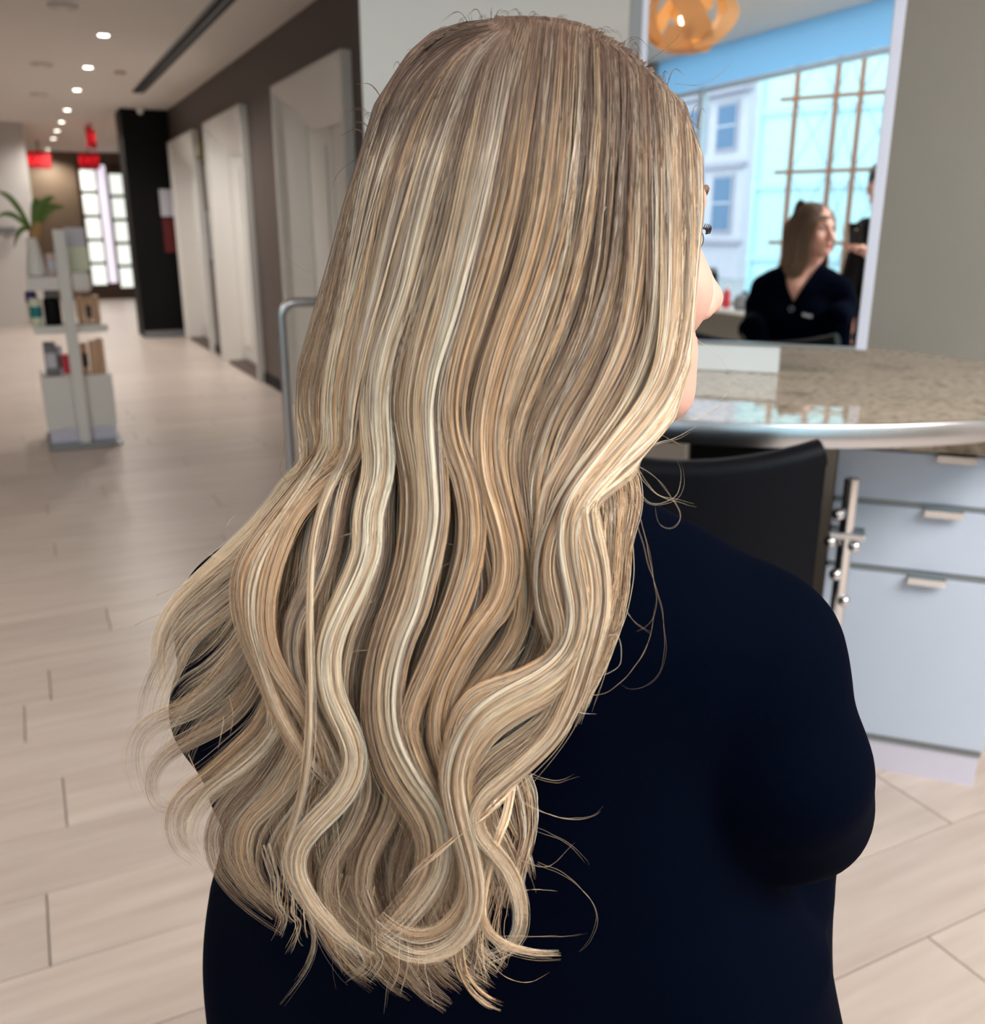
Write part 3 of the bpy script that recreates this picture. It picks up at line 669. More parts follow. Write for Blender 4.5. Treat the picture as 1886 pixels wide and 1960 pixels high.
    c8 = [(i, j, k) for i in (0, 1) for j in (0, 1) for k in (0, 1)]
    an = np.zeros((nx - 1, ny - 1, nz - 1), bool); al = np.ones_like(an)
    for (i, j, k) in c8:
        q = Sg[i:nx - 1 + i, j:ny - 1 + j, k:nz - 1 + k]; an |= q; al &= q
    act = np.argwhere(an & ~al); idx = np.full(an.shape, -1, np.int32); idx[act[:, 0], act[:, 1], act[:, 2]] = np.arange(len(act))
    val = {c: V[act[:, 0] + c[0], act[:, 1] + c[1], act[:, 2] + c[2]] for c in c8}
    acc = np.zeros((len(act), 3)); cnt = np.zeros(len(act))
    for c in c8:
        for a in range(3):
            if c[a] == 0:
                e = list(c); e[a] = 1; e = tuple(e); va, vb = val[c], val[e]; mk = (va < 0) != (vb < 0)
                t = np.where(mk, va / (va - vb + 1e-12), 0)
                for b in range(3): acc[:, b] += mk * (c[b] + (t if b == a else 0))
                cnt += mk
    P = lo_ + vox * (act + acc / cnt[:, None])
    quads = []
    for a in range(3):
        b, c = (a + 1) % 3, (a + 2) % 3
        s0 = [slice(None)] * 3; s1 = [slice(None)] * 3; s0[a] = slice(0, -1); s1[a] = slice(1, None)
        g = np.argwhere(Sg[tuple(s0)] != Sg[tuple(s1)])
        g = g[(g[:, b] > 0) & (g[:, c] > 0) & (g[:, b] < N_[b] - 1) & (g[:, c] < N_[c] - 1)]
        ins = Sg[g[:, 0], g[:, 1], g[:, 2]]
        o = []
        for (db, dc) in ((1, 1), (0, 1), (0, 0), (1, 0)):
            h = g.copy(); h[:, b] -= db; h[:, c] -= dc; o.append(idx[h[:, 0], h[:, 1], h[:, 2]])
        q = np.stack(o, 1); q[~ins] = q[~ins][:, ::-1]; quads.append(q)
    Q = np.concatenate(quads); Q = Q[(Q >= 0).all(1)]
    if post is not None: P = post(P)
    me = bpy.data.meshes.new(name); me.vertices.add(len(P)); me.vertices.foreach_set('co', P.astype(np.float32).ravel())
    me.loops.add(len(Q) * 4); me.loops.foreach_set('vertex_index', Q.astype(np.int32).ravel())
    me.polygons.add(len(Q)); me.polygons.foreach_set('loop_start', np.arange(0, len(Q) * 4, 4, dtype=np.int32))
    me.polygons.foreach_set('use_smooth', np.ones(len(Q), bool)); me.update(calc_edges=True); me.validate()
    me.materials.append(m); o = bpy.data.objects.new(name, me); COL.objects.link(o)
    if parent: o.parent = parent
    o['_n'] = len(Q); del o['_n']
    return o
def hand(wr, d, up, side, curl=0.35, spread=0.0, k=0.005):
    wr, d, up, side = [np.array(q, float) for q in (wr, d, up, side)]
    pr = []
    for i, off in enumerate((-0.029, -0.010, 0.010, 0.028)):
        kn = wr + d * (0.088 - 0.004 * abs(i - 1)) + side * off; pr.append(cap(wr + side * off * 0.5, kn, 0.0155, 0.0115, 0.012))
        a = 0.25 * curl; p = kn
        for q, sg in enumerate((0.46, 0.30, 0.24)):
            a += curl * (0.7 + 0.5 * q); L = (0.076, 0.086, 0.080, 0.062)[i] * sg
            p2 = p + (d * cos(a) - up * sin(a) + side * spread * (i - 1.5)) * L
            pr.append(cap(p, p2, 0.0098 - 0.0012 * q, 0.0088 - 0.0012 * q, k)); p = p2
    t0 = wr + d * 0.025 - side * 0.024; t1 = t0 + (d * 0.62 - side * 0.66 - up * 0.35) * 0.046; t2 = t1 + (d * 0.86 - side * 0.30 - up * 0.3) * 0.034
    pr += [cap(t0, t1, 0.0145, 0.0115, 0.012), cap(t1, t2, 0.0112, 0.0088, k)]
    return pr
def head_prims(wd=1.0):
    P_ = [elp((0, -0.010, 0.033), (0.073 * wd, 0.092, 0.079)), elp((0, 0.030, -0.040), (0.056 * wd, 0.060, 0.076), 0.03),
          cap((0.045 * wd, 0.005, -0.062), (0.016, 0.072, -0.102), 0.020, 0.016, 0.03), cap((-0.045 * wd, 0.005, -0.062), (-0.016, 0.072, -0.102), 0.020, 0.016, 0.03),
          elp((0, 0.083, -0.104), (0.018, 0.013, 0.013), 0.02), elp((0, 0.079, -0.074), (0.026, 0.017, 0.024), 0.02), elp((0.04, 0.060, -0.034), (0.024, 0.024, 0.024), 0.02), elp((-0.04, 0.060, -0.034), (0.024, 0.024, 0.024), 0.02),
          cap((0.012, 0.084, 0.018), (0.046, 0.066, 0.020), 0.010, 0.008, 0.016), cap((-0.012, 0.084, 0.018), (-0.046, 0.066, 0.020), 0.010, 0.008, 0.016),
          ('ell', np.array((0.031, 0.098, -0.003)), np.array((0.017, 0.018, 0.013)), np.eye(3), None, 0.012, 'sub'), ('ell', np.array((-0.031, 0.098, -0.003)), np.array((0.017, 0.018, 0.013)), np.eye(3), None, 0.012, 'sub'),
          cap((0, 0.086, 0.006), (0, 0.111, -0.040), 0.0075, 0.0095, 0.012), elp((0, 0.1105, -0.043), (0.0105, 0.0105, 0.0095), 0.008),
          elp((0.011, 0.098, -0.048), (0.0075, 0.012, 0.0075), 0.006), elp((-0.011, 0.098, -0.048), (0.0075, 0.012, 0.0075), 0.006),
          cap((-0.02, 0.086, -0.0735), (0, 0.0990, -0.0710), 0.0045, 0.0058, 0.006), cap((0.02, 0.086, -0.0735), (0, 0.0990, -0.0710), 0.0045, 0.0058, 0.006),
          cap((-0.017, 0.086, -0.0815), (0, 0.0955, -0.0840), 0.0045, 0.0066, 0.006), cap((0.017, 0.086, -0.0815), (0, 0.0955, -0.0840), 0.0045, 0.0066, 0.006)]
    for s_ in (-1, 1):
        P_ += [elp((0.076 * s_ * wd, -0.008, -0.012), (0.008, 0.017, 0.030), 0.008, rotz(0.35 * s_)), elp((0.074 * s_ * wd, -0.002, -0.036), (0.007, 0.010, 0.012), 0.006)]
    return P_
def face_features(par, Rm, T, sc, brow_m):
    """eyes, lashes and brows as children; Rm, T: head frame to world (before the scale sc about the camera height)"""
    pt = lambda p: sc(np.array([Rm @ np.array(p, float) + T]))[0]
    for s_ in (-1, 1):
        b = MB(); bmesh.ops.create_uvsphere(b.b, u_segments=20, v_segments=14, radius=0.0095, matrix=Matrix.Translation(Vector(pt((0.031 * s_, 0.0724, -0.003))))); e = b.build('eye', M_eyewhite, par, True)
        q0, q1 = pt((0.031 * s_, 0.0812, -0.003)), pt((0.031 * s_, 0.0826, -0.003)); MB().cyl(q0, q1, 0.0052, 0.0046, 16).build('iris', M_iris, e)
        lb_ = MB()
        for a in np.linspace(-1, 1, 13):
            c0 = (0.031 * s_ + 0.0125 * a, 0.0836 - 0.005 * a * a, 0.0035 - 0.003 * a * a); c1 = (c0[0] * 1.0 + 0.002 * a, c0[1] + 0.0018, c0[2] + 0.0005); c2 = (c1[0], c1[1] + 0.0010, c1[2] + 0.0025)
            lb_.tube([pt(c0), pt(c1), pt(c2)], [0.00045, 0.0004, 0.0002], 5)
        lb_.build('eyelash', M_lash, par)
        br = [pt((s_ * (0.012 + 0.036 * a), 0.0905 - 0.020 * a * a, 0.020 + 0.007 * sin(pi * a * 0.8))) for a in np.linspace(0, 1, 8)]
        MB().tube(br, [0.002, 0.0026, 0.0026, 0.0024, 0.002, 0.0018, 0.0014, 0.001], 8).build('eyebrow', brow_m, par, True)

# ---------------- the client
K = 0.885
def scl(P): return np.array([0, 0, H]) + (np.asarray(P) - np.array([0, 0, H])) * K
client = tag(empty('person', tuple(scl([[-0.006, 0.60, 0.40]])[0])), 'seated person with long wavy blonde hair wearing a navy black robe', 'person')
PB = np.array([-0.006, 0.60, 0.0]); RB = rotz(-R(12)); HB = np.array([0.040, 0.600, 1.296]); RH = rotz(-R(69))
cbase = np.array(client.location)
post = lambda P: scl(P) - cbase
sc_l = lambda P: scl(P) - cbase
fz = 1.3 - 1.3 / K
legs = []
for s_ in (-1, 1):
    legs += [cap((0.09 * s_, 0.0, 0.535), (0.11 * s_, 0.40, 0.55), 0.085, 0.062, 0.05), cap((0.11 * s_, 0.40, 0.55), (0.11 * s_, 0.25, 0.12), 0.058, 0.036, 0.03), cap((0.11 * s_, 0.24, 0.075), (0.115 * s_, 0.42, 0.066), 0.032, 0.024, 0.02)]
ELB = {1: (0.198, 0.022, 0.89), -1: (-0.176, 0.050, 0.885)}
arms = []
for s_ in (-1, 1):
    arms += [cap((0.158 * s_, 0.0, 1.01), ELB[s_], 0.040, 0.031, 0.03), cap(ELB[s_], (0.085 * s_, 0.235, 0.61), 0.031, 0.024, 0.02)]
    d = np.array((-0.55 * s_, 0.80, -0.12)); d /= np.linalg.norm(d); up = np.array((0.05, 0.15, 1.0)); up -= d * (up @ d); up /= np.linalg.norm(up)
    arms += hand((0.085 * s_, 0.235, 0.61), d, up, np.cross(d, up) * 1.0 if s_ > 0 else -np.cross(d, up), 0.4)
torso = [elp((0, 0, 0.56), (0.165, 0.115, 0.115), 0.06), elp((0, 0.005, 0.73), (0.135, 0.095, 0.16), 0.07), elp((0, 0.0, 0.93), (0.150, 0.100, 0.165), 0.06),
         cap((-0.135, -0.005, 1.025), (0.135, -0.005, 1.025), 0.046, 0.046, 0.06), elp((0.068, 0.075, 0.90), (0.062, 0.055, 0.062), 0.04), elp((-0.068, 0.075, 0.90), (0.062, 0.055, 0.062), 0.04),
         cap((0.0, 0.055, 1.02), (0, 0.02, 1.07), 0.05, 0.05, 0.05)]
neck = [cap((0.02, -0.012, 1.05), (0.05, -0.012, 1.22), 0.056, 0.052, 0.04)]
bprims = xform(torso + neck + arms + legs, RB, PB) + xform(head_prims(), RH, HB)
body = sdf_mesh('body', bprims, 0.0036, M_skin, client, post=post)
def lips(o, Rm, T, inv):
    me = o.data; me.materials.append(M_lip); c = np.empty(len(me.polygons) * 3, np.float32); me.polygons.foreach_get('center', c); c = inv(c.reshape(-1, 3))
    l = (c - T) @ Rm; mk = (np.abs(l[:, 0]) < 0.0225) & (l[:, 1] > 0.083) & (l[:, 2] < -0.0665) & (l[:, 2] > -0.0905) & (np.abs(l[:, 2] + 0.078) < 0.0125 - 0.3 * np.abs(l[:, 0]))
    mi = np.zeros(len(me.polygons), np.int32); mi[mk] = 1; me.polygons.foreach_set('material_index', mi)
lips(body, RH, HB, lambda c: (c + cbase - np.array([0, 0, H])) / K + np.array([0, 0, H]))
face_features(client, RH, HB, sc_l, mat('brow_brown', srgb(120, 92, 74), 0.7))

# robe: wide cut, drop shoulders, elbow-length sleeves, V neck
rings = [(1.160, 0.072, 0.060, 0.02, -0.01), (1.135, 0.090, 0.072, 0.01, -0.008), (1.100, 0.130, 0.082, 0, -0.006), (1.062, 0.172, 0.094, 0, -0.004), (1.02, 0.188, 0.108, 0, 0), (0.95, 0.188, 0.118, -0.002, 0),
         (0.88, 0.205, 0.122, 0.004, 0), (0.81, 0.236, 0.126, 0.022, 0), (0.72, 0.250, 0.130, 0.028, 0), (0.63, 0.258, 0.138, 0.028, 0.0), (0.52, 0.264, 0.150, 0.026, 0.01), (0.45, 0.266, 0.16, 0.024, 0.02)]
def sleeve(s_):
    if s_ > 0: return [cap((0.130, -0.002, 1.050), (0.178, 0.0, 1.026), 0.056, 0.059, 0.05), cap((0.178, 0.0, 1.026), (0.202, -0.020, 0.960), 0.059, 0.057, 0.016),
                       cap((0.202, -0.020, 0.960), (0.209, 0.0, 0.925), 0.057, 0.057, 0.012), cap((0.209, 0.0, 0.925), (0.205, 0.125, 0.912), 0.056, 0.056, 0.012), cap((0.182, 0.07, 0.87), (0.11, 0.19, 0.70), 0.048, 0.056, 0.02)]
    return [cap((-0.130, -0.002, 1.046), (-0.166, 0.0, 1.022), 0.054, 0.056, 0.05), cap((-0.166, 0.0, 1.022), (-0.188, 0.010, 0.945), 0.056, 0.058, 0.014),
            cap((-0.188, 0.010, 0.945), (-0.180, 0.040, 0.865), 0.058, 0.058, 0.012), cap((-0.180, 0.040, 0.865), (-0.170, 0.135, 0.845), 0.058, 0.062, 0.012), cap((-0.17, 0.07, 0.84), (-0.10, 0.19, 0.70), 0.050, 0.056, 0.02)]
skirt = [cap((0.215, 0.06, 0.90), (0.228, 0.07, 0.58), 0.047, 0.050, 0.02)] + [cap((0.1 * s_, 0.05, 0.545), (0.12 * s_, 0.38, 0.555), 0.105, 0.085, 0.06) for s_ in (-1, 1)]
bust = [elp((0.068, 0.080, 0.90), (0.070, 0.060, 0.075), 0.05), elp((-0.068, 0.080, 0.90), (0.070, 0.060, 0.075), 0.05), cap((0, 0.05, 1.03), (0, 0.03, 1.08), 0.062, 0.055, 0.05)]
rprims = xform([stack(rings)] + bust + sleeve(1) + sleeve(-1) + skirt + [wedge(0.085, 0.965, 1.13, 0.0)], RB, PB)
def folds(X, Y, Z):
    x0, y0 = X - PB[0], Y - PB[1]; lx = RB[0, 0] * x0 + RB[1, 0] * y0; ly = RB[0, 1] * x0 + RB[1, 1] * y0
    g = np.clip((1.05 - Z) / 0.4, 0, 1)
    return 0.0032 * g * np.sin(lx * 46 + 5 * Z + 2.2 * np.sin(7 * Z)) * np.clip((np.abs(lx) - 0.06) / 0.1, 0.1, 1) + 0.002 * g * np.sin(27 * Z + 18 * np.abs(lx) + 9 * ly)
robe = sdf_mesh('robe', rprims, 0.0042, M_navy, client, fn=folds, post=post)
lw = lambda p: post(np.array([RB @ np.array(p, float) + PB]))[0]
# sleeve hem bands and back-seam, zip ring and chest mark
for s_ in (-1, 1):
    c = np.array(((0.203 if s_ > 0 else 0.170) * s_, 0.137, 0.908 if s_ > 0 else 0.845)); ax_ = np.array((-0.05 * s_, 0.95, -0.2)); ax_ /= np.linalg.norm(ax_); a = np.cross(ax_, (0, 0, 1)); a /= np.linalg.norm(a); b_ = np.cross(ax_, a)
    MB().tube([lw(c + ax_ * 0.045 + (a * cos(t) + b_ * sin(t)) * (0.052 if s_ > 0 else 0.058)) for t in np.linspace(0, 2 * pi, 28)[:-1]], 0.0045, 8, closed=True).build('sleeve_hem', M_navy, client, True)
MB().tube([lw((0.02 + 0.085 * cos(t), -0.012 + 0.068 * sin(t), 1.143)) for t in np.linspace(pi, 2 * pi, 20)], 0.003, 8).build('collar_edge', M_navy, client, True)
bpy.context.view_layer.update()
def on_robe(p):
    ok, loc, nr, _ = robe.closest_point_on_mesh(Vector(lw(p))); return np.array(loc), np.array(nr)
rt = RB @ np.array((1., 0, 0)); upz = np.array((0, 0, 1.))
zz, zn = on_robe((0, 0.16, 0.945)); zz = zz + zn * 0.002
MB().tube([zz + rt * 0.010 * cos(t) + upz * 0.010 * sin(t) for t in np.linspace(0, 2 * pi, 24)[:-1]], 0.0016, 6, closed=True).build('zip_ring', M_steel, client, True)
cm = MB()
for i in range(6):
    p, pn = on_robe((0.052 + 0.0105 * i, 0.19, 0.918 - 0.0015 * i)); p = p + pn * 0.001; hgt = (0.016, 0.018, 0.016, 0.018, 0.015, 0.016)[i] * K
    cm.tube([p - upz * hgt / 2 + rt * 0.002, p + upz * hgt / 2 - rt * 0.002], 0.0020, 6); cm.tube([p + rt * 0.004 + upz * ((i % 3 - 1) * 0.004), p - rt * 0.004 + upz * ((i % 2) * 0.004)], 0.0017, 6)
tag(cm.build('chest_embroidery', M_paper, client, True), 'small pale embroidered word on the chest')
# trousers and shoes
sdf_mesh('trousers', xform([(p[0], p[1], p[2], p[3] + 0.010, p[4] + 0.014) + p[5:] for i, p in enumerate(legs) if i % 3 < 2] + [elp((0, 0, 0.53), (0.17, 0.12, 0.09), 0.05)], RB, PB), 0.006, M_denim, client, post=post)
for s_ in (-1, 1):
    sdf_mesh('shoe', xform([cap((0.11 * s_, 0.22, 0.068), (0.115 * s_, 0.43, 0.058), 0.043, 0.032, 0.02), cap((0.11 * s_, 0.22, 0.09), (0.11 * s_, 0.24, 0.12), 0.042, 0.042, 0.02)], RB, PB), 0.005, M_shoe, client, post=post)
# stool under the client
sp = scl([[-0.006, 0.60, 0.44]])[0]
stool = tag(empty('salon_stool', (sp[0], sp[1], 0), -R(12)), 'round black salon stool with chrome foot ring under the seated person', 'stool')
zs = 0.465
MB().lathe([(0.0001, zs - 0.075), (0.16, zs - 0.075), (0.185, zs - 0.05), (0.185, zs - 0.02), (0.165, zs), (0.0001, zs)], 40).build('seat', M_blackleather, stool, True)
MB().cyl((0, 0, 0.03), (0, 0, zs - 0.07), 0.028).build('column', M_chrome, stool, True)
MB().lathe([(0.25, 0.0), (0.25, 0.012), (0.06, 0.03), (0.03, 0.05)], 40).build('base', M_chrome, stool, True)
MB().tube([(0.24 * cos(t), 0.24 * sin(t), 0.145) for t in np.linspace(0, 2 * pi, 40)[:-1]], 0.011, 10, closed=True).build('foot_ring', M_chrome, stool, True)
for a in (0.6, 2.5, 4.7): MB().cyl((0.02 * cos(a), 0.02 * sin(a), 0.145), (0.24 * cos(a), 0.24 * sin(a), 0.145), 0.008, seg=10).build('ring_strut', M_chrome, stool, True)

# ---------------- the photographer, seen at the mirror's edge
KP = 0.9
ph_base = np.array(NW(0.17, -0.37, 0.0))
photog = tag(empty('person', tuple(ph_base), ROTN), 'standing dark-haired person in black photographing at the right mirror edge', 'person')
pp_ = lambda P: np.asarray(P) * KP
HP = np.array((-0.06, 0.03, 1.655)); RHP = rotz(R(4))
pt_ = [elp((0.05, 0, 0.98), (0.165, 0.115, 0.13), 0.06), elp((0.05, 0.0, 1.15), (0.145, 0.10, 0.16), 0.07), elp((0.04, 0.0, 1.32), (0.165, 0.11, 0.16), 0.06), cap((-0.115, 0, 1.435), (0.195, 0, 1.43), 0.05, 0.05, 0.06)]
pn_ = [cap((-0.01, 0.0, 1.44), (-0.06, 0.01, 1.57), 0.056, 0.052, 0.04)]
wr_ = np.array((-0.093, 0.312, 1.30)); el_ = np.array((0.235, 0.13, 1.14))
dr = np.array((-0.62, 0.45, 0.62)); dr /= np.linalg.norm(dr); upr = np.array((0.62, -0.2, 0.75)); upr -= dr * (upr @ dr); upr /= np.linalg.norm(upr)
pa_ = [cap((0.215, 0, 1.42), el_, 0.048, 0.040, 0.03), cap(el_, wr_, 0.040, 0.026, 0.02), cap((-0.135, 0, 1.42), (-0.175, -0.02, 1.14), 0.048, 0.040, 0.03), cap((-0.175, -0.02, 1.14), (-0.165, 0.06, 0.90), 0.040, 0.026, 0.02)]
pa_ += hand(wr_, dr, upr, np.cross(dr, upr), 0.5) + hand((-0.165, 0.06, 0.90), np.array((0, 0.12, -0.99)), np.array((-1., 0, 0)), np.array((0, -1., 0)), 0.25)
plg = []
for s_ in (-1, 1):
    x = 0.05 + 0.095 * s_
    plg += [cap((x, 0, 0.93), (x + 0.01 * s_, 0.015, 0.50), 0.086, 0.056, 0.05), cap((x + 0.01 * s_, 0.015, 0.50), (x + 0.015 * s_, -0.02, 0.09), 0.054, 0.036, 0.03), cap((x + 0.015 * s_, -0.035, 0.045), (x + 0.03 * s_, 0.15, 0.032), 0.036, 0.026, 0.02)]
pbody = sdf_mesh('body', pt_ + pn_ + pa_ + plg + xform(head_prims(1.05), RHP, HP), 0.005, M_skin, photog, post=pp_)
lips(pbody, RHP, HP, lambda c: c / KP)
face_features(photog, RHP, HP, pp_, M_lash)
sdf_mesh('shirt', [(p[0], p[1], p[2] + 0.014) + p[3:] if p[0] == 'ell' else (p[0], p[1], p[2], p[3] + 0.012, p[4] + 0.012) + p[5:] for p in pt_[1:]] +
         [cap((0.215, 0, 1.42), el_, 0.064, 0.060, 0.03), cap(el_, el_ + (wr_ - el_) * 0.35, 0.058, 0.050, 0.02), cap((-0.135, 0, 1.42), (-0.175, -0.02, 1.14), 0.064, 0.060, 0.03), cap((-0.175, -0.02, 1.14), (-0.172, 0.01, 1.05), 0.058, 0.052, 0.02), elp((0.05, 0, 1.0), (0.18, 0.13, 0.12), 0.05)], 0.006, M_black, photog, post=pp_)
sdf_mesh('trousers', [(p[0], p[1], p[2], p[3] + 0.012, p[4] + 0.02) + p[5:] for i, p in enumerate(plg) if i % 3 < 2] + [elp((0.05, 0, 0.96), (0.18, 0.128, 0.11), 0.05)], 0.007, M_denim, photog, post=pp_)
for s_ in (-1, 1):
    x = 0.05 + 0.11 * s_
    sdf_mesh('shoe', [cap((x, -0.04, 0.052), (x + 0.015 * s_, 0.16, 0.042), 0.045, 0.034, 0.02), cap((x, -0.03, 0.07), (x, -0.02, 0.12), 0.045, 0.045, 0.02)], 0.006, M_shoe, photog, post=lambda P: np.maximum(P * KP, [-9, -9, 0.001]))
sdf_mesh('hair', xform([elp((0, -0.018, 0.052), (0.086, 0.104, 0.088), 0.02), elp((0, -0.05, 0.0), (0.078, 0.06, 0.09), 0.03), ('ell', np.array((0, 0.085, -0.045)), np.array((0.072, 0.085, 0.10)), np.eye(3), None, 0.012, 'sub')], RHP, HP), 0.005, mat('dark_hair', srgb(34, 27, 25), 0.5), photog, post=pp_,
         fn=lambda X, Y, Z: 0.0022 * np.sin(150 * (X - 0.3 * Y)) * np.ones_like(Z))
phone = tag(empty('phone', (0, 0, H)), 'dark phone held up in the hand of the standing person', 'phone')
phone.rotation_euler = (R(90) - PITCH, 0, 0)
bx('shell', (-0.030, -0.112, 0.008), (0.033, 0.018, 0.0155), M_phone, phone, 0.003)
bx('camera_bump', (-0.012, -0.018, 0.0065), (0.016, 0.012, 0.0085), M_black, phone, 0.001)
for q in ((0.008, -0.010),): MB().cyl((q[0], q[1], 0.0055), (q[0], q[1], 0.0068), 0.005).build('lens', M_chrome, phone)
bx('screen', (-0.028, -0.110, 0.0154), (0.031, 0.016, 0.0158), M_black, phone)
# ------------------------------------------------------------------ the client's hair: locks of single strands
def hair_mat(name):
    m = bpy.data.materials.new(name); m.use_nodes = True; nt = m.node_tree; b = nt.nodes['Principled BSDF']
    a = nt.nodes.new('ShaderNodeAttribute'); a.attribute_name = 'strand_color'
    b.inputs['Roughness'].default_value = 0.42; b.inputs['Specular IOR Level'].default_value = 0.35
    b.inputs['Anisotropic'].default_value = 0.5
    nt.links.new(a.outputs['Color'], b.inputs['Base Color'])
    return m
M_hair = hair_mat('hair_strands')
M_hairbase = mat('hair_mass', srgb(120, 98, 80), 0.6, noise=0.35, nscale=12, stretch=(14, 14, 0.6))
OUT_Y = [30, 60, 100, 200, 300, 400, 500, 600, 700, 800, 900, 1000, 1100, 1200, 1300, 1400, 1500, 1600, 1700, 1800, 1960]
OUT_L = [925, 830, 785, 718, 688, 655, 628, 598, 570, 566, 575, 500, 420, 330, 300, 262, 280, 335, 430, 560, 540]
OUT_R = [1000, 1120, 1205, 1312, 1348, 1350, 1340, 1332, 1324, 1295, 1215, 1190, 1185, 1172, 1130, 1080, 1010, 1010, 1005, 1000, 960]
YS_Y = [30, 70, 110, 200, 300, 400, 600, 800, 1000, 1200, 1400, 1600, 1960]
YS_V = [0.590, 0.560, 0.538, 0.508, 0.492, 0.485, 0.479, 0.474, 0.462, 0.450, 0.442, 0.437, 0.433]
def depthY(px, py):
    l = np.interp(py, OUT_Y, OUT_L) - 8; r = np.interp(py, OUT_Y, OUT_R) + 8
    t = np.clip((px - (l + r) / 2) / ((r - l) / 2), -1.15, 1.15)
    q = 1 - np.sqrt(np.maximum(1 - np.minimum(np.abs(t), 0.995) ** 2, 0)) + np.maximum(np.abs(t) - 0.995, 0) * 0.8
    rb_l = np.interp(py, [0, 900, 1100, 1960], [0.095, 0.085, 0.05, 0.035]); rb_r = np.interp(py, [0, 800, 1000, 1960], [0.095, 0.06, 0.022, 0.012])
    return np.interp(py, YS_Y, YS_V) + q * np.where(t < 0, rb_l, rb_r)
SC_, SR_ = np.array([0.0245, 0.60, 1.321]), 0.0985       # the round of hair over the skull
def to_world(px, py, dy):
    d = ray(px, py); Y = depthY(px, py)
    dn = d / np.linalg.norm(d, axis=-1, keepdims=True); oc = SC_ - np.array([0, 0, H]); tc = dn @ oc
    d2 = (oc @ oc) - tc ** 2; hh = np.sqrt(np.maximum(SR_ ** 2 - d2, 0)); Ys = (tc - hh) * dn[..., 1]
    inside = np.clip((SR_ * 1.02 - np.sqrt(np.maximum(d2, 0))) / (SR_ * 0.04), 0, 1) * (py < 420)
    Ym = np.minimum(Y, Ys); top = np.clip((330 - py) / 160, 0, 1) * inside
    Y = np.where(inside > 0, Ym * (1 - top) + Ys * top, Y)
    Y = K * (Y + dy)
    return np.array([0, 0, H]) + d * (Y / d[..., 1])[..., None]
def spline(pts, n_):
    P = np.array(pts, float); P = np.vstack([2 * P[0] - P[1], P, 2 * P[-1] - P[-2]])
    S_ = []
    for i in range(1, len(P) - 2):
        t = np.linspace(0, 1, 14, endpoint=False)[:, None]; a, b, c, d = P[i - 1:i + 3]
        S_.append(0.5 * (2 * b + (c - a) * t + (2 * a - 5 * b + 4 * c - d) * t ** 2 + (3 * b - a - 3 * c + d) * t ** 3))
    S_ = np.vstack(S_ + [P[-2:-1]]); L = np.r_[0, np.cumsum(np.linalg.norm(np.diff(S_, axis=0), axis=1))]
    s = np.linspace(0, L[-1], n_); return np.stack([np.interp(s, L, S_[:, k]) for k in (0, 1)], 1), L[-1]

# hair base: the mass of hair under the loose strands
def base_mesh():
    rows = np.linspace(62, 1240, 48); b = MB()
    def fn(i, j, off, inset):
        py = rows[i]; l = np.interp(py, OUT_Y, OUT_L); r = np.interp(py, OUT_Y, OUT_R)
        if py > 900: l += (py - 900) * 0.55; r -= 30 + (py - 900) * 0.30
        if py < 560: r -= 52 * min(1, (py - 60) / 300)
        elif py < 900: r -= 40
        c = (l + r) / 2; hwid = (r - l) / 2 * inset; px = c + hwid * (2 * j / 24 - 1)
        return tuple(to_world(np.array([px]), np.array([py]), off)[0] - cbase)
    f = [[b.b.verts.new(fn(i, j, 0.020, 0.93)) for j in range(25)] for i in range(48)]
    k = [[b.b.verts.new(fn(i, j, 0.034, 0.90)) for j in range(25)] for i in range(48)]
    for i in range(47):
        for j in range(24):
            b.b.faces.new([f[i][j], f[i][j + 1], f[i + 1][j + 1], f[i + 1][j]]); b.b.faces.new([k[i][j], k[i + 1][j], k[i + 1][j + 1], k[i][j + 1]])
        for j in (0, 24): b.b.faces.new([f[i][j], f[i + 1][j], k[i + 1][j], k[i][j]])
    for i in (0, 47):
        for j in range(24): b.b.faces.new([f[i][j], f[i][j + 1], k[i][j + 1], k[i][j]])
    return b.build('hair', M_hairbase, client, True)
hair = tag(base_mesh(), 'long highlighted blonde hair falling down the back in waves')

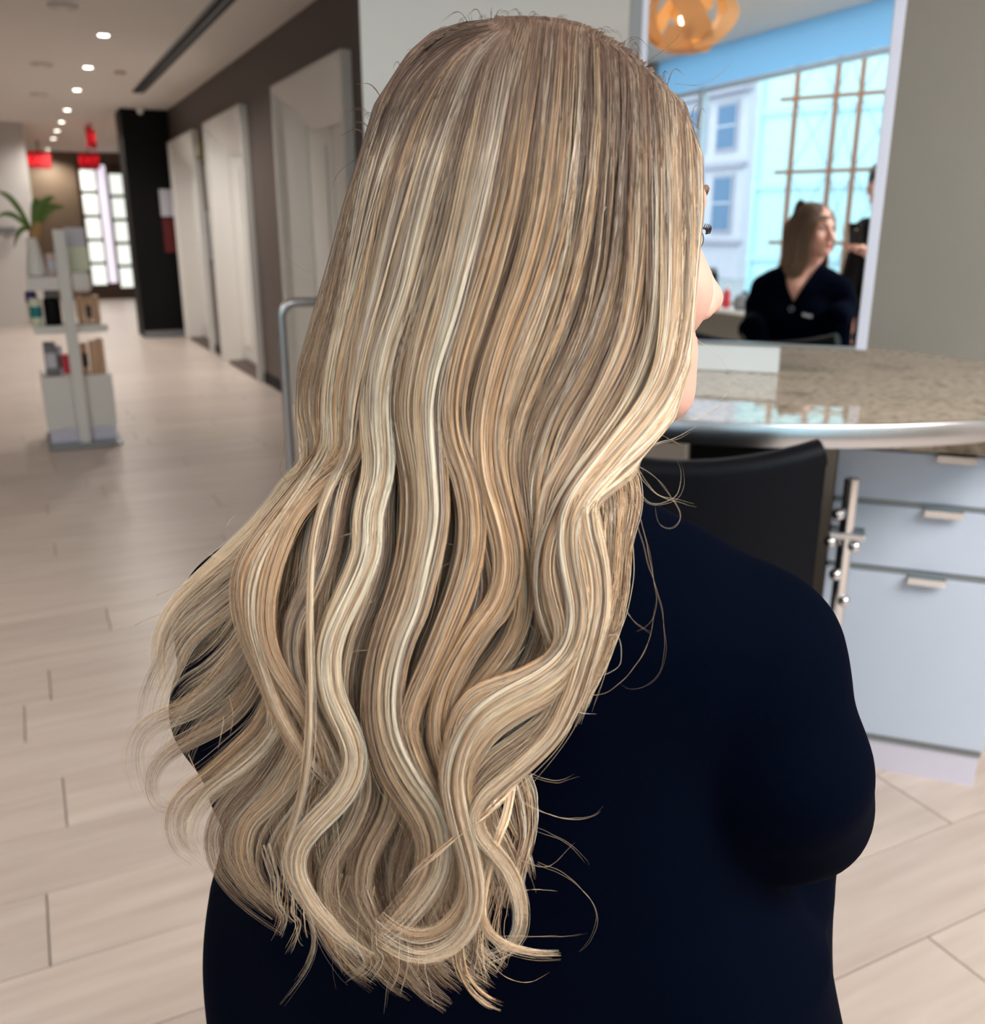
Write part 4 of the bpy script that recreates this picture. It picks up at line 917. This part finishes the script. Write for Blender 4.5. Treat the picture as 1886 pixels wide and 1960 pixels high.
TONES = {k: np.array(srgb(*c)[:3]) for k, c in dict(root=(96, 74, 63), brown=(132, 104, 86), beige=(194, 168, 142), tan=(226, 186, 144), blonde=(246, 220, 186), ash=(182, 164, 150), pale=(252, 240, 222)).items()}
TN = ['brown', 'ash', 'beige', 'tan', 'blonde', 'pale']; TA = np.array([TONES[k] for k in TN])
MIX = {'n': (0.24, 0.19, 0.24, 0.11, 0.15, 0.07), 't': (0.16, 0.09, 0.22, 0.33, 0.16, 0.04), 'b': (0.06, 0.09, 0.16, 0.13, 0.34, 0.22), 'd': (0.45, 0.25, 0.20, 0.08, 0.02, 0.0), 'l': (0.10, 0.14, 0.22, 0.12, 0.29, 0.13)}
KP_ = 46
def make_lock(pts, layer, wid, tone, num, frizz=1.0, root_dark=True, name='hair_lock', wroot=None, parent=None, rad=0.000125, nclump=None):
    """pts: the course of the lock; wid: half-breadth in the middle and at the tip; strands gather into thin sub-strands"""
    G, L = spline(pts, KP_); tt = np.linspace(0, 1, KP_)
    T = np.gradient(G, axis=0); T /= np.linalg.norm(T, axis=1, keepdims=True) + 1e-9; Nn = np.stack([-T[:, 1], T[:, 0]], 1)
    w0 = wid[0] * 1.5 if wroot is None else wroot
    W = np.interp(tt, [0, 0.16, 0.45, 0.8, 1], [w0 if (pts[0][0] > 990 or wroot is None) else 11, w0, wid[0], (wid[0] + wid[1]) / 2, wid[1]])
    nc = nclump or max(6, num // 7)
    cc = rng.uniform(-1, 1, nc); cd = rng.uniform(-1, 1, nc); ct = rng.choice(6, nc, p=MIX[tone]); cl = rng.uniform(0.87, 1.0, nc)
    ci = rng.integers(0, nc, num)
    c = cc[ci] + rng.normal(0, 0.07, num); dd = cd[ci] + rng.normal(0, 0.15, num)
    ph = rng.uniform(0, 2 * pi, (4, num)); fr = rng.uniform(1.2, 3.2, (2, num))
    wav = (np.sin(2 * pi * fr[0][:, None] * tt + ph[0][:, None]) * 1.6 + np.sin(2 * pi * 2.7 * fr[1][:, None] * tt + ph[1][:, None]) * 0.7) * frizz
    cw = (np.sin(2 * pi * rng.uniform(0.8, 2.0, nc)[:, None] * tt + rng.uniform(0, 6.28, nc)[:, None]) * 2.6)[ci]
    stray = rng.random(num) < 0.05
    wav += cw + stray[:, None] * (rng.normal(0, 10, num)[:, None] * tt ** 2 + 9 * np.sin(2 * pi * 1.1 * tt + ph[2][:, None]) * tt)
    end = cl[ci] + rng.uniform(-0.08, 0.03, num); tk = np.clip(tt[None, :] * np.clip(end, 0.5, 1)[:, None], 0, 1)
    wav = wav * min(1.0, L / 520)
    off = c[:, None] * W[None, :] + wav
    ix = tk * (KP_ - 1); i0 = np.minimum(ix.astype(int), KP_ - 2); f = (ix - i0)
    lerp = lambda A_: A_[i0] * (1 - f) + A_[i0 + 1] * f
    take = lambda A_: np.take_along_axis(A_, i0, 1) * (1 - f) + np.take_along_axis(A_, i0 + 1, 1) * f
    O_ = take(off); px = lerp(G[:, 0]) + lerp(Nn[:, 0]) * O_; py = lerp(G[:, 1]) + lerp(Nn[:, 1]) * O_
    if name == 'hair_lock':          # the face and the far shoulder bound the fall
        Rr = np.interp(py, OUT_Y, OUT_R) - 6; Ll = np.interp(py, OUT_Y, OUT_L) + 4; up_ = py < 900
        px = np.where(up_ & (px > Rr), Rr + (px - Rr) * 0.12, px); px = np.where(up_ & (px < Ll), Ll + (px - Ll) * 0.15, px)
    th = lerp(np.interp(tt, [0, 0.3, 0.7, 1], [0.003, 0.0045, 0.006, 0.007])) * min(1.0, wid[0] / 30)
    lay = layer * np.clip(tk * 4, 0, 1)
    dep = lay + th * dd[:, None] + 0.35 * th * (c[:, None] ** 2 * 2 - 0.6)
    P = to_world(px, py, dep) - cbase
    own = rng.choice(6, num, p=MIX[tone]); pick = rng.random(num) < 0.35
    col = np.where(pick[:, None], TA[own], TA[ct[ci]]) * rng.uniform(0.85, 1.12, (num, 1))
    if root_dark:
        s = np.clip((py - 70) / 740 + rng.normal(0, 0.10, num)[:, None] + (ct[ci] >= 3)[:, None] * 0.22, 0, 1)[..., None]; s = s * s * (3 - 2 * s)
        colp = TONES['root'] * (1 - s) + (col[:, None, :]) * s
    else: colp = np.repeat(col[:, None, :], KP_, 1)
    rr = rad * (rng.uniform(0.75, 1.25, (num, 1)) * np.interp(tt, [0, 0.6, 1], [1, 1, 0.15])[None, :])
    if name == 'hair_lock' and pts[0][1] < 260:      # roots go on over the crown to the parting
        eye = np.array([0, 0, H]); cen = eye + (SC_ - eye) * K - cbase; a0 = P[:, 0] - cen; an0 = np.linalg.norm(a0, axis=1, keepdims=True)
        vw = cen + cbase - eye; vw = vw / np.linalg.norm(vw); ah = a0 / an0; vp = vw - ah * (ah @ vw)[:, None]; vp /= np.linalg.norm(vp, axis=1, keepdims=True)
        pre = []; span = 0.46 + 0.20 * rng.random(num); r1 = np.minimum(an0[:, 0], SR_ * K * 0.985)
        for q in range(5):
            g = (5 - q) / 5; an = span * g; r0 = (r1 + (an0[:, 0] - r1) * (1 - g) ** 3) * (1 - 0.12 * g * g)
            pre.append(cen + (ah * np.cos(an)[:, None] + vp * np.sin(an)[:, None]) * r0[:, None])
        P = np.concatenate([np.stack(pre, 1), P], 1); colp = np.concatenate([np.repeat(colp[:, :1], 5, 1), colp], 1); rr = np.concatenate([np.repeat(rr[:, :1], 5, 1), rr], 1)
    if name in LOOSE: LOOSE[name].append((P, colp, rr)); return None
    return curves_object(name, P, colp, rr, parent or hair)
LOOSE = {'flyaway_hairs': [], 'ragged_tips': []}
def curves_object(name, P, colp, rr, parent):
    num, kp = P.shape[:2]
    hc = bpy.data.hair_curves.new(name); hc.add_curves([kp] * num)
    hc.attributes['position'].data.foreach_set('vector', P.astype(np.float32).ravel())
    ra = hc.attributes.get('radius') or hc.attributes.new('radius', 'FLOAT', 'POINT'); ra.data.foreach_set('value', rr.astype(np.float32).ravel())
    ca = hc.attributes.new('strand_color', 'FLOAT_COLOR', 'POINT'); ca.data.foreach_set('color', np.concatenate([np.clip(colp, 0.004, 0.97), np.ones(colp.shape[:2] + (1,))], 2).astype(np.float32).ravel())
    hc.materials.append(M_hair); o = bpy.data.objects.new(name, hc); COL.objects.link(o); o.parent = parent
    return o
Us = {
 1: [(938, 52), (842, 80), (764, 145), (718, 245), (684, 350), (660, 450), (634, 560), (606, 650), (582, 730), (578, 790), (590, 850)],
 2: [(946, 52), (862, 88), (796, 158), (750, 258), (716, 368), (690, 480), (662, 600), (640, 700), (630, 780), (632, 850)],
 3: [(955, 52), (880, 108), (826, 195), (786, 300), (752, 420), (722, 540), (696, 640), (678, 730), (670, 800), (664, 870)],
 4: [(966, 52), (908, 115), (864, 225), (828, 340), (802, 440), (772, 560), (738, 660), (720, 750), (722, 830), (726, 900)],
 5: [(978, 50), (938, 115), (904, 235), (874, 360), (848, 470), (812, 590), (788, 690), (776, 780), (785, 850), (798, 925)],
 6: [(993, 49), (967, 125), (943, 250), (918, 370), (892, 480), (862, 600), (832, 700), (820, 780), (824, 860), (828, 916)],
 7: [(1012, 46), (997, 135), (977, 260), (957, 380), (927, 500), (897, 600), (870, 700), (860, 790), (872, 860), (888, 900)],
 8: [(1042, 50), (1032, 150), (1016, 270), (996, 390), (966, 510), (936, 610), (906, 700), (890, 790), (896, 860), (906, 930)],
 9: [(1077, 56), (1071, 160), (1061, 280), (1046, 400), (1016, 520), (981, 620), (951, 710), (931, 800), (930, 880), (940, 940)],
 10: [(1112, 64), (1111, 170), (1106, 290), (1091, 410), (1066, 520), (1036, 620), (1001, 710), (971, 800), (962, 880), (970, 940)],
 11: [(1152, 76), (1155, 180), (1151, 300), (1141, 420), (1126, 520), (1096, 620), (1051, 720), (1016, 800), (1000, 880), (1004, 940)],
 12: [(1192, 94), (1195, 190), (1195, 310), (1190, 430), (1180, 530), (1155, 630), (1115, 720), (1070, 800), (1042, 880), (1030, 940)],
 13: [(1230, 114), (1235, 200), (1238, 310), (1236, 430), (1228, 530), (1210, 630), (1176, 720), (1132, 800), (1088, 880), (1056, 940)],
 14: [(1264, 140), (1274, 220), (1278, 330), (1277, 440), (1271, 540), (1258, 640), (1232, 720), (1188, 800), (1132, 880), (1088, 945)],
 15: [(1294, 170), (1306, 240), (1312, 340), (1314, 450), (1312, 550), (1304, 640), (1284, 720), (1244, 792), (1178, 870), (1116, 945)],
 16: [(1320, 205), (1330, 270), (1335, 360), (1332, 450), (1326, 550), (1322, 640), (1312, 712), (1292, 775), (1244, 832), (1180, 892), (1120, 948)]}
LK = []   # (course, layer, (half-breadth mid, tip), tone, strands)
def lk(top, low, layer, wid, tone, num, cut=None): LK.append((Us[top][:cut] + low if top else low, layer, wid, tone, num))
# left side falling over the far shoulder
lk(1, [(585, 900), (548, 950), (505, 1005), (462, 1050), (410, 1095), (350, 1150), (318, 1195), (304, 1240), (304, 1285), (312, 1330)], 0.010, (24, 12), 'b', 420)
lk(1, [(596, 900), (565, 960), (528, 1030), (490, 1090), (440, 1140), (385, 1185), (345, 1225), (322, 1275), (296, 1330), (284, 1400)], 0.016, (26, 26), 'l', 420)
lk(1, [(598, 910), (575, 980), (545, 1060), (510, 1150), (475, 1230), (425, 1300), (370, 1350), (318, 1372), (276, 1395), (257, 1432), (258, 1478), (276, 1530)], 0.020, (24, 18), 'l', 190)
lk(2, [(612, 930), (580, 1020), (552, 1110), (520, 1220), (478, 1320), (430, 1378), (370, 1412), (322, 1440), (292, 1475), (288, 1515), (304, 1545), (340, 1550)], 0.018, (22, 12), 'n', 200)
lk(2, [(612, 930), (572, 1010), (540, 1090), (510, 1180), (478, 1260), (430, 1320), (380, 1355), (340, 1410), (320, 1470)], 0.022, (28, 40), 'l', 260)
lk(1, [(590, 920), (556, 1000), (520, 1080), (484, 1160), (440, 1230), (390, 1280), (345, 1310), (320, 1350)], 0.020, (26, 40), 'l', 260)
lk(2, [(615, 930), (590, 1020), (572, 1110), (560, 1210), (545, 1310), (512, 1392), (452, 1452), (396, 1500), (352, 1530), (334, 1572), (342, 1616), (376, 1645)], 0.014, (30, 16), 't', 420)
lk(2, [(618, 930), (596, 1030), (582, 1130), (572, 1240), (556, 1340), (523, 1415), (470, 1470), (410, 1512), (376, 1555), (362, 1600), (378, 1636), (404, 1655)], 0.010, (24, 12), 'b', 300)
lk(2, [(622, 940), (604, 1040), (590, 1150), (580, 1260), (566, 1350), (538, 1420), (496, 1490), (444, 1545), (418, 1592), (420, 1640), (450, 1690), (500, 1735), (556, 1772)], 0.012, (26, 24), 'n', 420)
lk(3, [(640, 960), (620, 1050), (604, 1150), (596, 1260), (590, 1360), (562, 1450), (516, 1520), (468, 1570), (444, 1618), (452, 1664), (480, 1705), (530, 1750)], 0.010, (24, 22), 'l', 360)
lk(3, [(645, 960), (628, 1060), (614, 1160), (608, 1270), (600, 1380), (566, 1465), (524, 1528), (482, 1562), (463, 1605), (466, 1655), (488, 1695), (540, 1752)], 0.002, (20, 15), 't', 340)
lk(3, [(648, 960), (634, 1060), (622, 1170), (618, 1290), (612, 1400), (590, 1480), (545, 1550), (510, 1600), (500, 1650), (520, 1700), (566, 1745)], 0.008, (24, 22), 'n', 340)
# locks over the left shoulder blade
lk(2, [(602, 900), (552, 965), (502, 1030), (472, 1080), (462, 1125), (466, 1175), (480, 1225), (500, 1275), (522, 1335), (550, 1400), (590, 1470)], -0.004, (18, 14), 't', 380)
lk(2, [(606, 900), (565, 965), (520, 1030), (492, 1085), (481, 1140), (484, 1200), (500, 1260), (520, 1320), (545, 1380), (588, 1450), (630, 1500)], -0.008, (13, 9), 'b', 300)
lk(3, [(610, 920), (560, 980), (528, 1050), (508, 1120), (503, 1190), (518, 1260), (552, 1318), (582, 1362), (606, 1420), (622, 1478)], -0.006, (22, 13), 't', 420)
lk(3, [(640, 950), (624, 1050), (596, 1128), (566, 1198), (562, 1264), (582, 1335), (612, 1400), (640, 1460), (660, 1520)], -0.003, (22, 14), 'n', 380)
lk(3, [(632, 930), (606, 1010), (596, 1100), (594, 1225), (596, 1320), (594, 1400), (586, 1484), (571, 1555), (549, 1619), (546, 1667), (562, 1693), (588, 1735), (604, 1785), (603, 1815), (586, 1858), (560, 1892), (536, 1922)], -0.014, (5, 6), 'l', 70)
lk(4, [(706, 985), (704, 1055), (674, 1132), (643, 1198), (628, 1255), (634, 1325), (664, 1394), (682, 1438), (674, 1491), (642, 1539), (594, 1587), (568, 1628), (564, 1662), (578, 1704), (612, 1752), (660, 1800), (712, 1834)], -0.008, (22, 12), 'b', 480)
lk(4, [(700, 985), (682, 1060), (650, 1130), (624, 1200), (610, 1270), (618, 1350), (648, 1430), (650, 1500), (612, 1570), (584, 1630), (590, 1690), (625, 1750), (680, 1805)], 0.006, (28, 22), 'd', 420)
lk(4, [(722, 980), (722, 1060), (700, 1140), (672, 1210), (656, 1290), (662, 1380), (694, 1450), (702, 1520), (676, 1590), (640, 1650), (626, 1710), (648, 1770), (700, 1822)], 0.0, (26, 16), 'n', 440)
lk(5, [(796, 1005), (782, 1091), (757, 1170), (730, 1250), (719, 1330), (721, 1395), (744, 1475), (780, 1536), (808, 1581), (818, 1628), (806, 1680), (774, 1725), (738, 1766), (708, 1800)], -0.008, (23, 14), 'n', 480)
lk(5, [(790, 1000), (770, 1080), (744, 1150), (712, 1220), (694, 1300), (694, 1380), (710, 1460), (716, 1530), (694, 1600), (676, 1660), (684, 1720), (716, 1772), (766, 1812)], 0.004, (26, 18), 'd', 400)
lk(5, [(804, 1000), (792, 1085), (766, 1170), (742, 1245), (734, 1330), (742, 1410), (756, 1480), (744, 1560), (712, 1620), (694, 1680), (704, 1740), (740, 1790)], -0.002, (22, 14), 't', 380)
lk(6, [(830, 995), (812, 1091), (792, 1170), (765, 1234), (748, 1314), (750, 1393), (772, 1450), (800, 1500), (836, 1549), (851, 1603), (850, 1653), (830, 1702), (798, 1743), (762, 1782), (730, 1806)], -0.012, (22, 11), 'b', 480)
lk(6, [(836, 1000), (826, 1085), (806, 1170), (782, 1240), (764, 1320), (768, 1400), (790, 1470), (796, 1540), (776, 1610), (756, 1680), (764, 1740), (800, 1790)], 0.004, (26, 18), 'n', 400)
lk(7, [(904, 980), (900, 1060), (878, 1139), (852, 1204), (826, 1266), (796, 1330), (778, 1394), (800, 1465), (836, 1530), (862, 1590), (866, 1650), (850, 1710), (820, 1760)], -0.010, (24, 13), 't', 480)
lk(7, [(896, 990), (884, 1075), (862, 1150), (838, 1220), (814, 1290), (790, 1360), (784, 1430), (806, 1510), (820, 1590), (806, 1660), (780, 1720), (776, 1780)], 0.004, (26, 18), 'd', 380)
lk(8, [(917, 1011), (936, 1091), (935, 1155), (905, 1218), (860, 1282), (828, 1345), (818, 1400), (822, 1445), (841, 1490), (860, 1552), (868, 1619), (864, 1700), (854, 1764)], -0.006, (22, 12), 'd', 440)
lk(8, [(912, 1000), (918, 1085), (908, 1160), (880, 1230), (846, 1290), (816, 1350), (802, 1410), (812, 1480), (842, 1560), (856, 1640), (842, 1720), (812, 1790)], -0.002, (22, 14), 'b', 420)
lk(9, [(956, 995), (970, 1075), (956, 1148), (917, 1202), (878, 1266), (850, 1330), (840, 1396), (850, 1450), (866, 1520), (880, 1600), (884, 1690), (868, 1760)], -0.010, (24, 13), 't', 480)
lk(9, [(952, 1000), (960, 1075), (944, 1150), (906, 1215), (868, 1282), (842, 1350), (838, 1430), (862, 1520), (888, 1610), (900, 1700), (908, 1770)], 0.002, (22, 15), 'n', 360)
lk(10, [(984, 995), (1000, 1091), (998, 1180), (968, 1250), (920, 1310), (880, 1370), (862, 1450), (866, 1540), (888, 1630), (910, 1710), (930, 1780)], -0.002, (24, 14), 't', 400)
lk(10, [(976, 995), (986, 1080), (982, 1160), (950, 1230), (905, 1290), (866, 1350), (852, 1430), (856, 1520), (872, 1610), (888, 1700)], 0.006, (26, 16), 'n', 360)
lk(11, [(1012, 1010), (1026, 1100), (1030, 1190), (1010, 1260), (964, 1330), (920, 1400), (904, 1480), (914, 1570), (940, 1660), (960, 1740)], 0.0, (24, 14), 'n', 400)
lk(11, [(1008, 1010), (1014, 1100), (1012, 1190), (984, 1260), (936, 1330), (896, 1400)], 0.008, (26, 18), 'd', 320)
lk(12, [(1032, 1005), (1036, 1080), (1044, 1160), (1054, 1230), (1040, 1300), (994, 1370), (950, 1440), (930, 1530), (950, 1620), (976, 1700)], -0.002, (22, 13), 'n', 380)
# front curl sweeping in from the right
lk(13, [(1044, 1005), (1036, 1070), (1040, 1140), (1054, 1205), (1064, 1262), (1040, 1330), (994, 1395), (950, 1450), (918, 1510)], -0.006, (18, 12), 't', 400)
lk(14, [(1058, 1010), (1042, 1060), (1037, 1110), (1042, 1165), (1058, 1215), (1074, 1262), (1080, 1320), (1040, 1385), (990, 1440), (945, 1495)], -0.010, (17, 12), 'b', 400)
lk(15, [(1080, 1002), (1064, 1045), (1060, 1095), (1070, 1150), (1084, 1200), (1078, 1248), (1046, 1278), (986, 1308), (925, 1328), (890, 1360), (872, 1410), (862, 1470), (868, 1545), (888, 1615), (898, 1684), (886, 1734), (856, 1772), (812, 1792), (766, 1782), (728, 1754)], -0.018, (17, 13), 't', 480)
lk(15, [(1092, 995), (1090, 1045), (1096, 1095), (1108, 1155), (1104, 1212), (1082, 1260), (1034, 1300), (966, 1335), (916, 1372), (886, 1420), (868, 1490), (878, 1560), (900, 1640), (912, 1710), (902, 1766), (868, 1808), (820, 1832), (772, 1824), (724, 1794)], -0.022, (17, 13), 'b', 480)
lk(16, [(1100, 1000), (1108, 1060), (1122, 1125), (1124, 1190), (1108, 1260), (1068, 1318), (1012, 1352), (948, 1394), (912, 1438), (892, 1486), (896, 1538), (908, 1584), (914, 1638), (912, 1686), (918, 1748), (944, 1796), (982, 1816), (1032, 1828), (1074, 1828)], -0.018, (15, 5), 'b', 380)
lk(16, [(1110, 1000), (1124, 1070), (1134, 1140), (1132, 1200), (1114, 1266), (1084, 1330), (1046, 1384), (996, 1424), (944, 1460), (908, 1508), (894, 1560), (902, 1620), (916, 1690), (908, 1750), (876, 1800), (826, 1822)], -0.014, (22, 12), 'n', 420)
lk(16, [(1118, 1000), (1136, 1080), (1142, 1150), (1132, 1210), (1114, 1272), (1092, 1340), (1060, 1402), (1010, 1456), (950, 1506), (918, 1540), (908, 1574), (920, 1606), (950, 1638), (980, 1680), (997, 1742), (992, 1790), (968, 1820), (928, 1834)], -0.020, (17, 11), 'b', 440)
lk(16, [(1130, 1010), (1146, 1090), (1150, 1160), (1136, 1230), (1112, 1300), (1082, 1372), (1036, 1430), (980, 1490), (930, 1540), (906, 1590), (904, 1650), (918, 1730)], -0.010, (16, 10), 'b', 340)
LK.append(([(1000, 1480), (975, 1510), (930, 1560), (880, 1600), (838, 1634), (800, 1664), (772, 1700)], -0.024, (3, 3), 'n', 36))
LK.append(([(980, 1480), (970, 1560), (950, 1620), (928, 1700), (922, 1752), (938, 1788), (980, 1812), (1030, 1822), (1070, 1822)], -0.020, (4, 4), 'n', 40))
LK.append(([(860, 1760), (874, 1820), (884, 1860), (904, 1895), (930, 1918), (960, 1932)], -0.012, (8, 12), 'n', 60))
# upper cover layer so that the crown reads as one fall of hair
for i in range(1, 17):
    lk(i, [], 0.004, (30, 34), 'n' if i < 11 else 'd', 420)
    LK.append(([((a[0] + b[0]) / 2, (a[1] + b[1]) / 2) for a, b in zip(Us[i], Us[min(i + 1, 16)])], -0.003, (26, 26), ('n' if i % 3 else 'l') if i < 12 else 'd', 300))
# sparse ends hanging before the robe on the right, and under layers
LK.append(([(1150, 850), (1186, 940), (1182, 1030), (1179, 1120), (1162, 1200), (1130, 1290), (1100, 1360)], 0.004, (24, 16), 'l', 110))
LK.append(([(1120, 860), (1142, 970), (1150, 1080), (1152, 1160), (1136, 1240), (1108, 1320), (1086, 1390)], 0.006, (30, 18), 'l', 170))
LK.append(([(990, 1490), (1004, 1540), (1006, 1600), (990, 1670), (976, 1740)], 0.004, (16, 22), 'n', 90))
LK.append(([(940, 1500), (960, 1570), (990, 1640), (1000, 1690)], 0.006, (20, 26), 'n', 90))
for i, (x, y) in enumerate([(560, 1560), (610, 1580), (660, 1600), (720, 1620), (780, 1640), (840, 1660), (690, 1680), (760, 1700), (620, 1660)]):
    LK.append(([(x + 10, y - 240), (x + 14, y - 120), (x, y), (x + 18, y + 100), (x + 62, y + 175), (x + 110, y + 215)], 0.012, (32, 30), 'nltd'[i % 4], 240))
for p in LK:
    make_lock(p[0], p[1], (p[2][0] * 1.3, p[2][1] * 1.05), p[3], int(p[4] * 1.5), wroot=40 if p[0][0][1] < 260 else None)
# ragged tips along the lower edge
for i in range(18):
    x = rng.uniform(520, 990); y = np.interp(x, [470, 560, 700, 860, 990], [1690, 1770, 1830, 1850, 1800]) - 20; s = rng.choice([-1, 1])
    make_lock([(x - 20 * s, y - 110), (x - 4 * s, y - 50), (x, y), (x + rng.uniform(-8, 22), y + rng.uniform(20, 50)), (x + rng.uniform(-26, 44), y + rng.uniform(50, 90))], 0.006, (10, 12), 'l', 14, 1.4, name='ragged_tips')
# single flyaway hairs
def flyaways():
    n_ = 0
    fl_ = [[(1200, 880), (1262, 920), (1302, 980), (1290, 1008), (1262, 1000), (1246, 940)], [(1190, 890), (1240, 960), (1296, 950), (1306, 900), (1282, 850)], [(1210, 880), (1250, 940), (1310, 962), (1352, 970)],
           [(1180, 900), (1230, 1000), (1254, 1120), (1250, 1180), (1210, 1210), (1170, 1190)], [(1190, 930), (1236, 1060), (1268, 1160), (1274, 1250), (1250, 1300), (1206, 1316), (1166, 1290)], [(1170, 1080), (1206, 1180), (1266, 1225)],
           [(1150, 1230), (1180, 1220), (1186, 1270), (1150, 1290), (1130, 1270)], [(1110, 1330), (1170, 1316), (1236, 1240), (1252, 1130)], [(1090, 1350), (1110, 1364), (1144, 1367)], [(1010, 1480), (1060, 1496), (1112, 1482)],
           [(1000, 1530), (1060, 1560), (1130, 1562), (1170, 1525)], [(1010, 1580), (1080, 1610), (1120, 1645), (1126, 1672)], [(1030, 1650), (1090, 1680), (1140, 1740), (1130, 1800), (1080, 1850)], [(1000, 1700), (1040, 1700), (1072, 1702)],
           [(990, 1650), (1050, 1660), (1110, 1610)], [(960, 1790), (1000, 1790), (1076, 1790), (1140, 1782)], [(930, 1830), (970, 1870), (1010, 1880), (1060, 1856)], [(1330, 650), (1380, 690), (1396, 740), (1350, 790)],
           [(1300, 800), (1340, 800), (1390, 770)], [(1215, 860), (1290, 840), (1340, 812)], [(1262, 830), (1300, 850), (1320, 860)], [(560, 930), (540, 900), (548, 850), (556, 820)], [(600, 520), (560, 500), (540, 470)], [(420, 1020), (450, 985), (480, 990)],
           [(400, 1060), (440, 1070), (480, 1050)], [(380, 1110), (430, 1090), (460, 1080)], [(300, 1140), (350, 1120), (400, 1100)], [(260, 1200), (300, 1180), (345, 1165)], [(1140, 70), (1180, 60), (1196, 90)], [(1180, 85), (1220, 70), (1260, 110)], [(1240, 120), (1300, 70), (1320, 20)],
           [(1290, 160), (1350, 160), (1400, 120), (1402, 100)], [(690, 300), (650, 330), (630, 380)], [(640, 1500), (650, 1720), (640, 1840), (650, 1900)], [(760, 1830), (740, 1900), (735, 1950)], [(810, 1840), (820, 1890), (830, 1930)]]
    for g in fl_:
        make_lock(g, -0.006, (2.5, 5), 'n', 2, 1.0, root_dark=True, name='flyaway_hairs', rad=0.00007, nclump=2)
    for i in range(70):      # short hairs standing off the crown
        t = rng.uniform(0, 1); x = 700 + 640 * t; y = np.interp(x, [700, 740, 800, 860, 925, 1000, 1080, 1150, 1230, 1300, 1340], [265, 180, 105, 62, 36, 40, 52, 78, 115, 175, 240])
        dx, dy = rng.uniform(-70, 40), -rng.uniform(4, 26)
        make_lock([(x, y + 14), (x + dx * 0.4, y + dy), (x + dx, y + dy * 0.7 + rng.uniform(-10, 22))], 0.0, (3, 6), 'd', 3, 1.0, name='flyaway_hairs', rad=0.00009, nclump=3)
    for i in range(70):     # loose hairs crossing the fall
        x = rng.uniform(520, 1200); y = rng.uniform(250, 1600)
        l = np.interp(y, OUT_Y, OUT_L); r = np.interp(y, OUT_Y, OUT_R); x = l + (r - l) * rng.uniform(0.0, 0.97); a = rng.normal(0.5, 0.5); L_ = rng.uniform(60, 170)
        make_lock([(x, y), (x - L_ * sin(a) * 0.5 + rng.normal(0, 8), y + L_ * cos(a) * 0.5), (x - L_ * sin(a), y + L_ * cos(a) + rng.normal(0, 10))], -0.007, (2, 3), 'l', 2, 1.0, root_dark=True, name='flyaway_hairs', rad=0.00010, nclump=2)
flyaways()
for nm, parts in LOOSE.items():
    o = curves_object(nm, *[np.concatenate([p[i] for p in parts]) for i in range(3)], hair); o['kind'] = 'stuff'
# far side: hair on the other side of the parting, falling before the left shoulder (seen in the mirror)
def far_side():
    num = 2600; tt = np.linspace(0, 1, 30)
    a = rng.uniform(0, 1, num); ct = rng.choice(6, num, p=MIX['d'])
    # head frame: x right, y face, z up; roots along the parting, falling over the left (-x) side
    yr = -0.085 + 0.165 * a; skz = lambda x, y: 0.033 + 0.079 * np.sqrt(np.maximum(1 - (x / 0.073) ** 2 - ((y + 0.010) / 0.092) ** 2, 0.0))
    root = np.stack([0.016 + 0 * yr, yr, skz(0.016, yr) - 0.003], 1)
    side = np.stack([-0.092 - 0.008 * rng.random(num) + 0.35 * np.maximum(yr - 0.03, 0), yr * 1.02 - 0.004, 0.015 + 0 * yr], 1)
    low = np.stack([-0.088 + 0.3 * np.maximum(yr - 0.03, 0) + rng.normal(0, 0.006, num), yr * 0.85 - 0.012, -0.13 + 0 * yr], 1)
    tip = np.stack([-0.080 + rng.normal(0, 0.010, num), yr * 0.5 - 0.045, -0.20 - 0.05 * rng.random(num)], 1)
    up = np.stack([-0.052 + 0 * yr, yr * 1.03, skz(-0.045, yr) + 0.009], 1)
    ks = [root, up, side, (side + low) / 2 + np.array([-0.006, 0, 0]), low, tip]; kt = np.array([0, 0.2, 0.42, 0.6, 0.78, 1.0])
    i = np.clip(np.searchsorted(kt, tt, 'right') - 1, 0, 4); f = (tt - kt[i]) / (kt[i + 1] - kt[i])
    A_ = np.stack(ks, 1); Q = []
    for j in range(30):
        k = i[j]; g = f[j]; p0 = A_[:, max(k - 1, 0)]; p1 = A_[:, k]; p2 = A_[:, k + 1]; p3 = A_[:, min(k + 2, 5)]
        Q.append(0.5 * (2 * p1 + (p2 - p0) * g + (2 * p0 - 5 * p1 + 4 * p2 - p3) * g ** 2 + (3 * p1 - p0 - 3 * p2 + p3) * g ** 3))
    Q = np.stack(Q, 1) + rng.normal(0, 0.002, (num, 1, 3)); P = sc_l((Q.reshape(-1, 3) @ RH.T) + HB).reshape(num, 30, 3)
    s = np.clip(tt * 1.3 - 0.1, 0, 1)[None, :, None]; colp = TONES['root'] * (1 - s) + TA[ct][:, None, :] * rng.uniform(0.8, 1.1, (num, 1, 1)) * s
    curves_object('hair_side', P, colp * np.ones((num, 30, 1)), np.full((num, 30), 0.0003), hair)
far_side()
